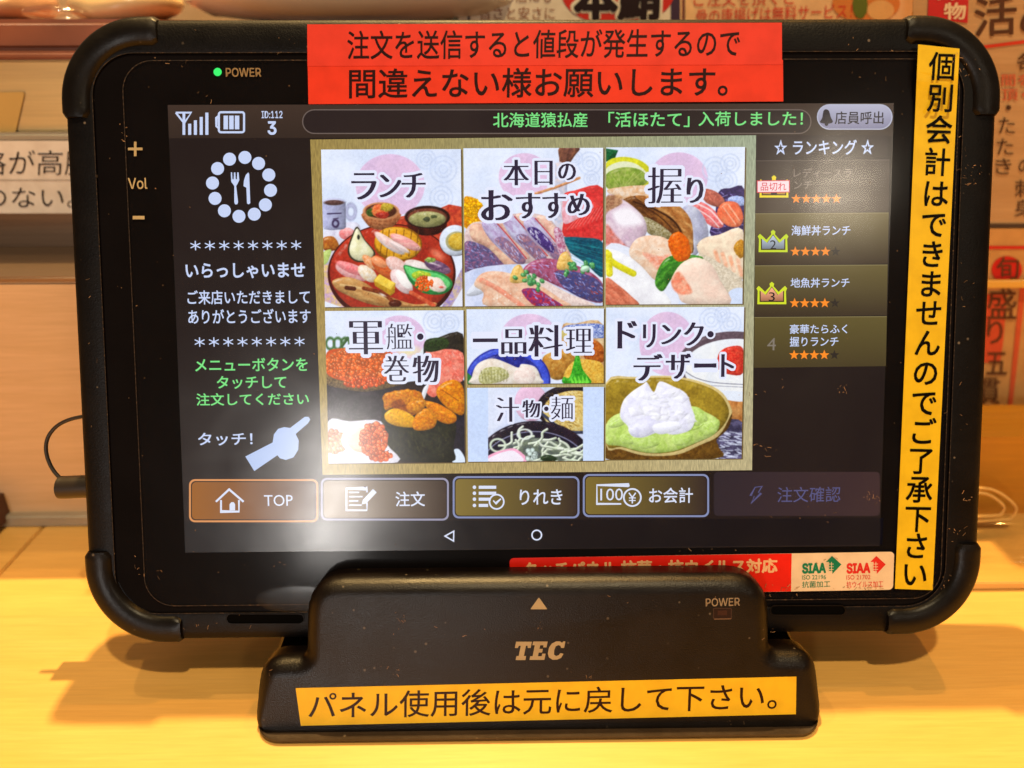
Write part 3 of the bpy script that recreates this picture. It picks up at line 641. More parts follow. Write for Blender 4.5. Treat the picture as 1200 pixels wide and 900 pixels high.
join_parts([stroke([(737, 570), (737, 568.5), (699.5, 568.5), (699.5, 590.5), (728, 590.5)], 1.9, zi, TW), stroke(circ(741, 583, 10, 30), 2.0, zi + 5e-6, TW, True), stroke([(737, 577.5), (741, 583), (745, 577.5)], 1.6, zi + 5e-6, TW), stroke([(741, 583), (741, 590)], 1.6, zi + 9e-6, TW), stroke([(737, 583.5), (745, 583.5)], 1.2, zi + 1.3e-5, TW), stroke([(737, 586.5), (745, 586.5)], 1.2, zi + 1.3e-5, TW)], 'banknote_icon', M_screen, disp)
lettering(disp, '100', (703.5, 572.5, 730, 586.5), TW, zi)
join_parts([stroke([(885, 571), (893, 570), (888.5, 577.5), (892, 578), (880, 590), (884, 581.5), (879.5, 581)], 1.1, zi, (84, 82, 122), True)], 'bolt_icon', M_screen, disp)
join_parts([stroke([(521.5, 628.2), (531.8, 622.5), (531.5, 634)], 1.6, zi, TW, True)], 'back_icon', M_screen, disp)
join_parts([stroke(circ(629, 627, 5.6, 28), 1.7, zi, TW, True)], 'home_icon', M_screen, disp)
# lcd surface and the protective film
sv = [(LX0, LY0, -0.00012), (LX1, LY0, -0.00012), (LX1, LY1, -0.00012), (LX0, LY1, -0.00012)]
from_data('screen_surface', sv, [(0, 1, 2, 3)], M_lcd, disp)
fx0, fx1, fy0, fy1 = P(157, 400, 0).x, P(1113, 400, 0).x, P(600, 706, 0).y, P(600, 70, 0).y
fv = rrect(fx0, fx1, fy0, fy1, 0.009, 10, -0.00004)
film = from_data('screen_film', fv, [tuple(range(len(fv)))], M_film, tab)
M_grime, t_, b_ = nt('dusty_edge'); v_ = mapping(t_); n_ = N(t_, 'ShaderNodeTexNoise', Scale=1100, Detail=4.0); t_.links.new(v_, n_.inputs['Vector'])
t_.links.new(ramp(t_, n_.outputs[0], [(0.45, (0.010, 0.006, 0.005)), (0.66, (0.08, 0.042, 0.02)), (0.8, (0.30, 0.18, 0.10))]), b_.inputs['Base Color']); b_.inputs['Roughness'].default_value = 0.8
def outline_strip(name, pts3, wd, mat, parent):
    p = np.array([q[:2] for q in pts3]); z = pts3[0][2]; n = len(p); L = []; Rr = []
    for i in range(n):
        d = p[(i + 1) % n] - p[i - 1]; d /= np.linalg.norm(d); nr = np.array([-d[1], d[0]]); L.append((*(p[i] + nr * wd / 2), z)); Rr.append((*(p[i] - nr * wd / 2), z))
    return from_data(name, L + Rr, [(i, (i + 1) % n, n + (i + 1) % n, n + i) for i in range(n)], mat, parent)
outline_strip('film_edge', rrect(fx0, fx1, fy0, fy1, 0.009, 10, 0.00002), 0.00022, M_grime, film)
outline_strip('glass_gap_grime', rrect(gx0 - 0.0001, gx1 + 0.0001, gy0 - 0.0001, gy1 + 0.0001, 0.0126, 12, 0.00008), 0.0002, M_grime, tab)
# bezel print
lettering(tab, 'POWER', (264.5, 79.5, 306, 90), (150, 124, 88), 0.00003, 0.012, M_paper)
led = from_data('power_light', [tuple(P(x, y, 0.00004)) for x, y in circ(255, 84.3, 4.8, 20)], [tuple(range(20))], M_led, tab)
TAN = (190, 170, 128)
join_parts([stroke([(150, 174.5), (167, 174.5)], 3, 0.00004, TAN), stroke([(158.5, 166), (158.5, 183)], 3, 0.000045, TAN)], 'volume_plus_mark', M_paper, tab)
lettering(tab, 'Vol', (150, 208.5, 172.5, 221.5), TAN, 0.00004, 0.008, M_paper)
join_parts([flat([(155.5, 253), (169.3, 253), (169.3, 257), (155.5, 257)], 0.00004, TAN)], 'volume_minus_mark', M_paper, tab)

# ---- stickers on the tablet
def tape(name, parent, quad, z, col, mat=None, n=24, zf=None, thick=0.00008):
    """thin real strip: grid of n columns following the surface"""
    q = [np.array(p, float) for p in quad]; V = []; F = []; M_ = n if zf else 1
    for j in range(M_ + 1):
        for i in range(2):
            u, v = i, j / M_; p = (q[0] * (1 - u) + q[1] * u) * (1 - v) + (q[3] * (1 - u) + q[2] * u) * v
            V.append(tuple(P(p[0], p[1], zf(p[1]) if zf else z)))
    for j in range(M_): F.append((2 * j, 2 * j + 1, 2 * j + 3, 2 * j + 2))
    k = len(V); V += [(a, b, c - thick) for a, b, c in V]; F += [tuple(k + i for i in f[::-1]) for f in list(F)]
    rim = [2 * j for j in range(M_ + 1)] + [2 * j + 1 for j in range(M_, -1, -1)]
    F += [(rim[i], rim[(i + 1) % len(rim)], k + rim[(i + 1) % len(rim)], k + rim[i]) for i in range(len(rim))]
    me = bpy.data.meshes.new(name); me.from_pydata(V, [], F); colour(me, col); o = link(name, me, mat or M_tape, parent)
    bm = bmesh.new(); bm.from_mesh(me); bmesh.ops.recalc_face_normals(bm, faces=bm.faces); bm.to_mesh(me); bm.free(); return o
RED = (228, 62, 40)
r2 = tape('order_warning_sticker', tab, [(360.5, 76), (917.5, 70), (918, 118.8), (361.5, 122)], 0.00050, RED); r2['label'] = 'lower red strip with black writing'
r1 = tape('order_warning_sticker', tab, [(360, 28.5), (916.3, 26.5), (916.5, 75.6), (360.3, 77.4)], 0.00062, (226, 66, 52)); r1['label'] = 'upper red strip with black writing'
DK = (38, 6, 10)
def q3(BL, BR, TL, z): return (P(*BL, z), P(*BR, z), P(*TL, z))
lettering(r1, '注文を送信すると値段が発生するので', None, DK, 0.00067, 0.010, M_tape, q3((407, 70), (866.5, 67), (407, 36), 0.00067))
lettering(r2, '間違えない様お願いします。', None, DK, 0.00056, 0.012, M_tape, q3((409, 115.5), (852.5, 113), (409, 80.5), 0.00056))
YEL = (236, 198, 34)
zf = lambda y: 0.0003 + 0.0020 * max(0, min(1, (150 - y) / 60)) ** 2 if y < 150 else 0.0003
yl = tape('bill_notice_sticker', tab, [(1076, 52), (1124.5, 57), (1093, 691.5), (1048.8, 690)], 0, YEL, None, 60, zf); yl['label'] = 'long vertical yellow strip with black writing'
ch = list(zip('個別会計はできませんのでご了承下さい', (78, 115, 152, 190, 227, 263, 298, 333, 367, 402, 437, 472, 506, 540, 574, 608, 640, 673)))
parts = []
for i, (c, y) in enumerate(ch):
    cx = 1104.5 - (y - 78) * (1104.5 - 1072) / 595; v, f, lay = glyphs(c, 0.014)
    zz = zf(y - 16) + 0.00012; ctr = P(cx, y, zz); sc = (P(cx + 10, y, zz).x - ctr.x) / 10 * 32.5
    v = (v - np.array([0.5, 0.37])) * sc; an = R(-1.6); rot = np.array([[math.cos(an), -math.sin(an)], [math.sin(an), math.cos(an)]]); v = v @ rot.T
    parts.append((np.column_stack([v[:, 0] + ctr.x, v[:, 1] * 1.05 + ctr.y, np.full(len(v), zz)]), f, (24, 18, 10)))
join_parts(parts, 'lettering', M_tape, yl)
# hygiene sticker
def rq(quad, r=5, z=0.0):  # rounded quad in photo px
    (x0, y0), (x1, y1), (x2, y2), (x3, y3) = quad; out = []
    for a, b, _ in rrect(0, 1, 0, 1, 0.0001, 1): pass
    w_ = x1 - x0; h_ = y3 - y0
    for a, b, _ in rrect(0, w_, 0, h_, r, 5):
        u, v = a / w_, b / h_; out.append(((x0 * (1 - u) + x1 * u) * (1 - v) + (x3 * (1 - u) + x2 * u) * v, (y0 * (1 - u) + y1 * u) * (1 - v) + (y3 * (1 - u) + y2 * u) * v))
    return out
hy = join_parts([flat(rq([(597, 654), (1048, 646.5), (1046.5, 691), (598, 699)]), 0.00012, (240, 214, 180))], 'hygiene_sticker', M_tape, tab); hy['label'] = 'red and cream sticker with rounded corners'
lred = [p for p in rq([(597, 654), (1048, 646.5), (1046.5, 691), (598, 699)]) if p[0] < 700]
join_parts([flat([(927.8, 648.7), (927, 693)] + sorted([p for p in lred if p[1] > 680], key=lambda p: -p[0]) + sorted([p for p in lred if p[1] < 680], key=lambda p: (-round(p[1], 2), p[0])), 0.00016, (236, 34, 20))], 'red_field', M_tape, hy)
CRM = (244, 190, 140)
lettering(hy, 'タッチパネル 抗菌・抗ウイルス対応', None, CRM, 0.0002, 0.032, M_tape, q3((613, 676), (911, 671.5), (613, 658.5), 0.0002))
GR = (20, 130, 92); RD = (224, 48, 40)
for x, c, n1, n2 in ((940, GR, 'ISO 22196', '抗菌加工'), (992, RD, 'ISO 21702', '抗ウイルス加工')):
    lettering(hy, 'SIAA', None, c, 0.0002, 0.035, M_tape, q3((x, 672.5), (x + 28, 671.8), (x, 660), 0.0002))
    dx = x + 30
    join_parts([flat([(dx + 5, 651.5), (dx + 16, 661.5), (dx + 5.5, 672.5), (dx + 5.5, 669), (dx + 1, 669), (dx + 1, 658.5), (dx - 2, 658.5)], 0.0002, c)] +
               [stroke([(dx - 2, y), (dx + 7, y)], 0.7, 0.00024, (240, 214, 180)) for y in (661, 664.2, 667.4)] + [stroke([(xx, 658.5), (xx, 670)], 0.7, 0.00026, (240, 214, 180)) for xx in (dx + 1.2, dx + 4.4)], 'arrow_emblem', M_tape, hy)
    lettering(hy, n1, None, c, 0.0002, 0.0, M_tape, q3((x, 679.3), (x + 28, 678.7), (x, 674.3), 0.0002))
    lettering(hy, n2, None, c, 0.0002, 0.004, M_tape, q3((x, 689), (x + (33 if x < 950 else 43), 688), (x, 681.4), 0.0002))

# air bubble under the lower edge of the film
M_bub = sheet_mat('film_bubble', 0.16, 0.35, 0.012, 80)
bub = [[tuple(P(350 + 50 * k * math.cos(2 * math.pi * i / 40), 702 + 17 * k * math.sin(2 * math.pi * i / 40), z)) for i in range(40)] for k, z in ((1, 0.00001), (0.93, 0.00010), (0.8, 0.00016), (0.5, 0.0002), (0.1, 0.00021))]
loft('air_bubble', bub, M_bub, film, False, True)
# ---- scratches, lint and specks on the face
rnd = random.Random(11); parts = []
def fleck(x, y, L, a, wd, z, c):
    pts = [(x, y)]; 
    for k in range(3): a += rnd.uniform(-0.6, 0.6); pts.append((pts[-1][0] + L / 3 * math.cos(a), pts[-1][1] + L / 3 * math.sin(a)))
    parts.append(stroke(pts, wd, z, c))
FC = (165, 128, 92)
def shade(a, b):
    k = rnd.uniform(a, b); return tuple(q * k for q in FC)
for cx, cy, n, sx, sy, z in ((1140, 205, 16, 10, 16, 0.00045), (1128, 190, 6, 6, 30, 0.00045), (1135, 80, 8, 12, 10, 0.0022), (1130, 590, 7, 14, 10, 0.00045), (1120, 625, 8, 12, 10, 0.00045), (1110, 685, 10, 10, 8, 0.00045), (1018, 689, 22, 26, 2.5, 0.0004), (820, 645, 5, 60, 3, 0.0004), (930, 690, 5, 12, 2, 0.0004), (1118, 64, 5, 6, 5, 0.0026),
        (1020, 582, 14, 14, 8, 0.00006), (900, 525, 8, 12, 8, 0.00006), (880, 463, 5, 22, 5, 0.00006), (985, 455, 7, 10, 6, 0.00006), (950, 600, 6, 40, 12, 0.00006), (700, 655, 4, 60, 4, 0.00006),
        (145, 160, 5, 4, 12, 0.00006), (160, 665, 5, 8, 12, 0.00006), (185, 670, 3, 5, 5, 0.00006), (330, 664, 3, 20, 4, 0.00006), (240, 113, 3, 8, 4, 0.00006), (330, 62, 2, 6, 2, 0.00045), (210, 75, 3, 12, 6, 0.00006),
        (1000, 60, 4, 40, 20, 0.00045), (1010, 100, 5, 30, 16, 0.00006), (960, 655, 4, 40, 6, 0.00035), (1130, 330, 6, 14, 50, 0.00045), (1130, 470, 5, 14, 50, 0.00045), (107, 400, 5, 8, 120, 0.00045), (905, 690, 10, 22, 10, 0.00045), (230, 735, 6, 40, 8, 0.00045)):
    for _ in range(n):
        fleck(rnd.gauss(cx, sx * 0.6), rnd.gauss(cy, sy * 0.6), rnd.choice((1.5, 2, 3, 5)), rnd.uniform(0, 6.28), rnd.uniform(0.28, 0.6), z, shade(0.5, 1.2))
for _ in range(230):
    x, y = rnd.uniform(110, 1135), rnd.uniform(30, 740)
    if 200 < x < 1040 and 120 < y < 612 and rnd.random() < 0.75: continue
    if 362 < x < 1050 and (y < 122 or y > 640): continue
    onf = x < 118 or x > 1125 or y < 58 or y > 718
    fleck(x, y, rnd.choice((0.8, 1.2, 1.6)), rnd.uniform(0, 6), rnd.uniform(0.5, 1.0), 0.00045 if onf else 0.00006, shade(0.4, 1.0))
sc_ = join_parts(parts, 'dust_and_scratches', M_paper, tab); sc_['kind'] = 'stuff'

# ------------------------------------------------------------------ power cable behind the tablet
cab = thing('power_cable', 'black power cord looping to a round plug behind the tablet left edge', 'cable', TAB)
zc = -0.013
tube('cord', [tuple(P(x, y, zc)) for x, y in ((170, 500), (120, 488), (92, 489), (70, 497), (57, 511), (54, 528), (60, 547), (72, 562), (84, 570))], 0.00062, M_cable, cab)
pl_ = [tuple(P(x, y, zc)) for x, y in ((70, 571), (73, 571), (78, 571), (100, 570), (160, 568))]
tube('plug', pl_, 0.0037, M_cable, cab, seg=24, k=6, taper=lambda t: min(1, 0.82 + t * 3))

# ------------------------------------------------------------------ the cradle
st = thing('charging_cradle', 'dark brown plastic charging cradle holding the tablet upright on the counter', 'cradle', TAB)
ZF = 0.0125
def arc_c(pts, rads, k=7):      # polygon with rounded corners (photo px)
    out = []; n = len(pts)
    for i, (p, r) in enumerate(zip(pts, rads)):
        p = np.array(p, float); a = np.array(pts[i - 1], float); b = np.array(pts[(i + 1) % n], float)
        if r == 0: out.append(tuple(p)); continue
        da = (a - p) / np.linalg.norm(a - p); db = (b - p) / np.linalg.norm(b - p)
        for t in np.linspace(0, 1, k): q = (p + da * r) * (1 - t) ** 2 + p * 2 * t * (1 - t) + (p + db * r) * t * t; out.append(tuple(q))
    return out
ol = arc_c([(356, 775), (357, 681), (904, 676), (906, 767), (961, 767), (965, 858), (297, 866), (301, 776)], [9, 44, 44, 9, 26, 30, 30, 28])
v0 = np.array([P(x, y, ZF)[:2] for x, y in ol]); keep = np.linalg.norm(v0 - np.roll(v0, 1, 0), axis=1) > 1e-5; v0 = v0[keep]
dn = np.roll(v0, -1, 0) - np.roll(v0, 1, 0); dn /= np.linalg.norm(dn, axis=1)[:, None]; nr = np.column_stack([dn[:, 1], -dn[:, 0]])
if np.dot(nr[np.argmax(v0[:, 1])], [0, 1]) > 0: nr = -nr            # pointing inwards
RBs = 0.0016 + 0.0036 * np.clip((v0[:, 1] - v0[:, 1].min() - 0.003) / 0.016, 0, 1); rings = [[(p[0], p[1], 0.0010) for p in v0]]
for t in np.linspace(0, 90, 9):
    rings.append([(p[0] + n_[0] * RB * (1 - math.cos(R(t))), p[1] + n_[1] * RB * (1 - math.cos(R(t))), ZF - RB * (1 - math.sin(R(t)))) for p, n_, RB in zip(v0, nr, RBs)])
loft('front_shell', rings, M_stand, st)
# foot under the shell (level with the counter)
TI = TAB.inverted()
xa, xb = on_z(298, 868).x, on_z(966, 862).x; yfr = on_z(630, 869).y
def wring(ins, z, yb=0.055): return [tuple(TI @ Vector((a, b, c))) for a, b, c in rrect(xa + ins, xb - ins, yfr + ins, yb - ins, 0.008, 8, z)]
zt = (TAB @ P(630, 857, ZF)).z
loft('foot', [wring(0.001, 0.0002), wring(0.0, 0.0010), wring(0.0, max(0.0016, zt - 0.0012)), wring(0.0010, zt - 0.0002), wring(0.0030, zt)], M_foot, st)
print('foot top', zt)
yb0 = (TAB @ P(330, 776, 0.003)).y
def wring2(ins, z): return [tuple(TI @ Vector((a, b, c))) for a, b, c in rrect(xa + 0.002 + ins, xb - 0.002 - ins, yb0 + ins - 0.004, 0.05 - ins, 0.006, 8, z)]
loft('base', [wring2(0, 0.004), wring2(0, 0.0120), wring2(0.0012, 0.0133)], M_stand, st)
loft('back_rest', [[tuple(TI @ Vector((a, b, c))) for a, b, c in rrect(-0.05, 0.05, y_ + 0.019, 0.056, 0.003, 5, z_)] for y_, z_ in ((0.020, 0.013), (0.028, 0.035), (0.038, 0.060))], M_stand, st)
# prints and stickers on the cradle
zs = ZF + 0.00006
tp = tape('return_notice_sticker', st, [(346.5, 806.5), (933.3, 793), (932.7, 837), (352.5, 850.5)], ZF + 0.00010, (244, 196, 40)); tp['label'] = 'yellow strip with brown writing along the front'
lettering(tp, 'パネル使用後は元に戻して下さい。', None, (44, 14, 6), ZF + 0.00014, 0.006, M_tape, q3((361.5, 843), (910, 831.5), (361.5, 811.5), ZF + 0.00014))
LC = (178, 158, 124)
join_parts([flat(arc_c([(621.5, 714), (631.5, 700), (641.5, 714)], [1, 1, 1], 3), zs, LC)], 'arrow_mark', M_paper, st)
def S(pts, x, y, k): return [(x + (a + (1 - b) * 0.2) * k, y + b * k) for a, b in pts]
H = 21.5
Tq = [(0, 0), (.98, 0), (.98, .34), (.80, .34), (.76, .22), (.66, .22), (.66, .78), (.80, .78), (.80, 1), (.20, 1), (.20, .78), (.34, .78), (.34, .22), (.22, .22), (.18, .34), (0, .34)]
Eq = [(0, 0), (.86, 0), (.86, .32), (.66, .32), (.66, .2), (.46, .2), (.46, .4), (.66, .4), (.66, .6), (.46, .6), (.46, .8), (.68, .8), (.68, .66), (.88, .66), (.88, 1), (0, 1), (0, .8), (.14, .8), (.14, .2), (0, .2)]
Cq = [(.9, 0), (.9, .36), (.72, .36), (.66, .24), (.52, .2), (.38, .28), (.34, .5), (.38, .72), (.52, .8), (.66, .76), (.74, .64), (.94, .68), (.84, .9), (.62, 1), (.36, 1), (.12, .88), (0, .66), (0, .34), (.12, .12), (.36, 0), (.58, 0), (.72, .08), (.78, 0)]
join_parts([flat(S([(a * 0.88, b) for a, b in Tq], 600.5, 752, H), zs, LC), flat(S([(a * 0.92, b) for a, b in Eq], 620.5, 751.8, H), zs, LC), flat(S([(a * .92, b) for a, b in Cq], 640.5, 751.6, H), zs, LC)], 'logo', M_paper, st)
lettering(st, 'POWER', None, (150, 130, 104), zs, 0.008, M_paper, q3((827, 710.8), (867, 709.8), (827, 701.3), zs))
join_parts([flat(rr_px(836, 712.8, 857, 724.8, 1.2), zs, (40, 20, 12)), stroke(rr_px(836, 712.8, 857, 724.8, 1.2), 1.1, zs + 3e-5, (66, 46, 36), True), flat([(841, 715.5), (852, 715.3), (852, 721), (841, 721)], zs + 4e-5, (62, 34, 22)), stroke([(837, 725.6), (857, 725.2)], 1.0, zs + 5e-5, (120, 92, 70))], 'power_window', M_paper, st)
parts = []
for cx, cy, n, sx, sy, z in ((470, 725, 14, 6, 10, zs), (632, 735, 7, 5, 5, zs), (462, 785, 8, 14, 6, zs), (560, 740, 5, 40, 12, zs), (700, 790, 5, 60, 8, zs), (905, 740, 5, 10, 10, zs), (870, 845, 4, 30, 3, zs), (320, 790, 4, 8, 14, zs), (760, 705, 5, 60, 10, zs)):
    for _ in range(n): fleck(rnd.gauss(cx, sx * 0.6), rnd.gauss(cy, sy * 0.6), rnd.choice((1.2, 2, 4)), rnd.uniform(0, 6.28), rnd.uniform(0.25, 0.55), z, shade(0.5, 1.1))
o_ = join_parts(parts, 'dust_and_scratches', M_paper, st); o_['kind'] = 'stuff'

# ------------------------------------------------------------------ the pictures on the menu tiles (flat print on the screen, one colour per vertex)
def vnoise(X, Y, sc, seed):
    g = np.random.RandomState(seed).rand(97, 97); x = X / sc + 11.3; y = Y / sc + 7.7
    i = np.floor(x).astype(int); j = np.floor(y).astype(int); u = x - i; v = y - j; u = u * u * (3 - 2 * u); v = v * v * (3 - 2 * v)
    i %= 96; j %= 96
    return (g[j, i] * (1 - u) + g[j, i + 1] * u) * (1 - v) + (g[j + 1, i] * (1 - u) + g[j + 1, i + 1] * u) * v
def fbm(X, Y, sc, seed, o=4): return sum(vnoise(X, Y, sc / 2 ** k, seed + k) * 0.5 ** k for k in range(o)) / sum(0.5 ** k for k in range(o))
class Art:
    def __init__(s, X, Y, seed=0, dims=None):
        s.dims = dims
        s.X, s.Y = X, Y; s.n = seed * 50; s.C = np.zeros((len(X), 3))
    def put(s, m, c): s.C += (c - s.C) * m[:, None]
    def tex(s, c, c2, sc, amt=1.0, rot=0, st=1):
        s.n += 1; a = R(rot); x = s.X * math.cos(a) + s.Y * math.sin(a); y = -s.X * math.sin(a) + s.Y * math.cos(a)
        x = x + 0.45 * sc * (fbm(s.X * 0.8 + s.Y * 0.6, s.Y * 0.8 - s.X * 0.6, sc * 0.8, s.n + 500, 2) - 0.5) * 2; y = y + 0.45 * sc * (fbm(s.X * 0.6 - s.Y * 0.8, s.Y * 0.6 + s.X * 0.8, sc * 0.8, s.n + 700, 2) - 0.5) * 2
        f = fbm(x / st, y, sc * 0.7, s.n, 5); f = np.clip((f - 0.5) * 1.9 + 0.5, 0, 1)[:, None] * amt
        return np.array(c, float) * (1 - f) + np.array(c2 if c2 is not None else c, float) * f
    def sd(s, pts):
        p = np.array(pts, float); d = np.full(len(s.X), 1e9); inside = np.zeros(len(s.X), bool); sel = slice(None)
        for a, b in zip(p, np.roll(p, -1, 0)):
            ex, ey = b - a; wx_, wy_ = s.X - a[0], s.Y - a[1]; t = np.clip((wx_ * ex + wy_ * ey) / (ex * ex + ey * ey + 1e-9), 0, 1)
            d = np.minimum(d, (wx_ - ex * t) ** 2 + (wy_ - ey * t) ** 2)
            c = ((a[1] > s.Y) != (b[1] > s.Y)); 
            with np.errstate(divide='ignore', invalid='ignore'): c &= s.X < (b[0] - a[0]) * (s.Y - a[1]) / (b[1] - a[1] + 1e-12) + a[0]
            inside ^= c
        d = np.sqrt(d); return np.where(inside, d, -d)
    def shape(s, D, c, c2=None, sc=30, soft=4.5, rim=0.2, rw=12, hi=0.0, ang=-60, rot=0, st=1, amt=1.0, wob=0, alpha=1.0):
        if wob: s.n += 1; D = D + (fbm(s.X, s.Y, wob * 4, s.n, 3) - 0.5) * wob * 2
        m = np.clip(D / soft + 0.5, 0, 1) * alpha; col = s.tex(c, c2, sc, amt, rot, st)
        k = np.exp(-np.clip(D, 0, None) / rw)[:, None]; col = col * (1 - rim * 0.45 * k)
        if rim > 0.04:               # the print shows lit, rounded food: light from the upper left
            Dg = D.reshape(s.dims); gy_, gx_ = np.gradient(Dg); g = np.sqrt(gx_ ** 2 + gy_ ** 2) + 1e-6; nl = ((0.5 * gx_ + 0.86 * gy_) / g).ravel()
            w1 = np.exp(-np.clip(D, 0, None) / (rw * 1.5)); col = col * (1 + 0.85 * rim * w1 * nl)[:, None]
            sp_ = np.exp(-((D - rw * 0.9) / (rw * 0.4)) ** 2) * np.clip(nl, 0, 1) ** 4; s.n += 1; sp_ = sp_ * np.clip((fbm(s.X, s.Y, 14, s.n + 300, 3) - 0.4) * 4, 0, 1) * min(1.0, rim * 2.2)
            col = col + (np.array([255, 252, 248]) - col) * (sp_ * 0.75)[:, None]
        if hi:
            sel = D > 0
            if sel.any():
                gx = s.X * math.cos(R(ang)) + s.Y * math.sin(R(ang)); lo, h_ = gx[sel].min(), gx[sel].max(); t = np.clip((gx - lo) / (h_ - lo + 1e-6), 0, 1)[:, None]
                col = col * (1 + hi * (t - 0.5))
        s.put(m, np.clip(col, 0, 255))
    def poly(s, pts, c, c2=None, smooth=True, **k): s.shape(s.sd(catmull(pts, True, 4) if smooth else pts), c, c2, **k)
    def ell(s, cx, cy, rx, ry, c, c2=None, rot=0.0, **k):
        a = R(rot); x = (s.X - cx) * math.cos(a) + (s.Y - cy) * math.sin(a); y = -(s.X - cx) * math.sin(a) + (s.Y - cy) * math.cos(a)
        q = np.sqrt((x / rx) ** 2 + (y / ry) ** 2); s.shape((1 - q) * min(rx, ry), c, c2, **k)
    def line(s, pts, wd, c, c2=None, **k):
        p = catmull(pts, False, 4) if len(pts) > 2 else np.array(pts, float); d = np.full(len(s.X), 1e9)
        for a, b in zip(p[:-1], p[1:]):
            ex, ey = b - a; wx_, wy_ = s.X - a[0], s.Y - a[1]; t = np.clip((wx_ * ex + wy_ * ey) / (ex * ex + ey * ey + 1e-9), 0, 1)
            d = np.minimum(d, (wx_ - ex * t) ** 2 + (wy_ - ey * t) ** 2)
        k.setdefault('rim', 0.15); k.setdefault('rw', wd / 4); s.shape(wd / 2 - np.sqrt(d), c, c2, **k)
    def paper(s, pink=None):
        s.put(np.ones(len(s.X)), s.tex((232, 238, 252), (214, 224, 246), 200))
        if pink: s.ell(*pink, (226, 196, 224), (216, 188, 220), sc=80, rim=-0.03, soft=5)
    def swirl(s, cx, cy, r):
        for q in (1.0, 0.62, 0.3): s.ring(cx, cy, r * q)
    def ring(s, cx, cy, r, wd=6, c=(196, 208, 236), ry=None, alpha=0.6):
        d = np.abs(np.sqrt((s.X - cx) ** 2 + ((s.Y - cy) * (r / (ry or r))) ** 2) - r); s.put(np.clip(1.2 - d / wd, 0, 1) * alpha, np.array(c, float))
    def balls(s, cx, cy, rx, ry, n, r, c, seed, hl=(255, 214, 170)):
        rnd = random.Random(seed)
        for _ in range(n):
            a = rnd.uniform(0, 6.283); q = math.sqrt(rnd.random()); x, y = cx + rx * q * math.cos(a), cy + ry * q * math.sin(a); k = rnd.uniform(0.8, 1.15)
            rr2 = r * rnd.uniform(0.8, 1.15); sel = (np.abs(s.X - x) < rr2 * 1.5) & (np.abs(s.Y - y) < rr2 * 1.5)
            if not sel.any(): continue
            d = np.sqrt((s.X[sel] - x) ** 2 + (s.Y[sel] - y) ** 2) / rr2; m = np.clip((1 - d) * rr2 / 2.5, 0, 1)[:, None]
            col = np.array(c, float) * k * (1.08 - 0.42 * d[:, None] ** 2); s.C[sel] += (col - s.C[sel]) * m
            h = np.clip(1 - np.sqrt((s.X[sel] - x + rr2 * .3) ** 2 + (s.Y[sel] - y + rr2 * .35) ** 2) / (rr2 * 0.45), 0, 1)[:, None] * 0.8; s.C[sel] += (np.array(hl) - s.C[sel]) * h
    def glint(s, cx, cy, rx, ry, a=0.7, rot=0, c=(255, 250, 245)):
        an = R(rot); x = (s.X - cx) * math.cos(an) + (s.Y - cy) * math.sin(an); y = -(s.X - cx) * math.sin(an) + (s.Y - cy) * math.cos(an)
        s.put(np.clip(1.3 * (1 - np.sqrt((x / rx) ** 2 + (y / ry) ** 2)), 0, 1) * a, np.array(c, float))
    def streaks(s, pts, c, n, seed, wd=3, ln=30, ang=0, alpha=0.7):
        D = s.sd(catmull(pts, True, 4)); ins = np.clip(D / 3, 0, 1); p = np.array(pts); rnd = random.Random(seed)
        for _ in range(n):
            x, y = rnd.uniform(p[:, 0].min(), p[:, 0].max()), rnd.uniform(p[:, 1].min(), p[:, 1].max()); a = R(ang + rnd.gauss(0, 14)); l = ln * rnd.uniform(.4, 1.2)
            dx, dy = math.cos(a) * l / 2, math.sin(a) * l / 2; t = np.clip(((s.X - x) * dx + (s.Y - y) * dy) / (l * l / 4), -1, 1)
            d = np.sqrt((s.X - x - dx * t) ** 2 + (s.Y - y - dy * t) ** 2); s.put(np.clip(1.2 - d / (wd * rnd.uniform(.5, 1.1)), 0, 1) * ins * alpha, np.array(c, float) * rnd.uniform(0.85, 1.1))

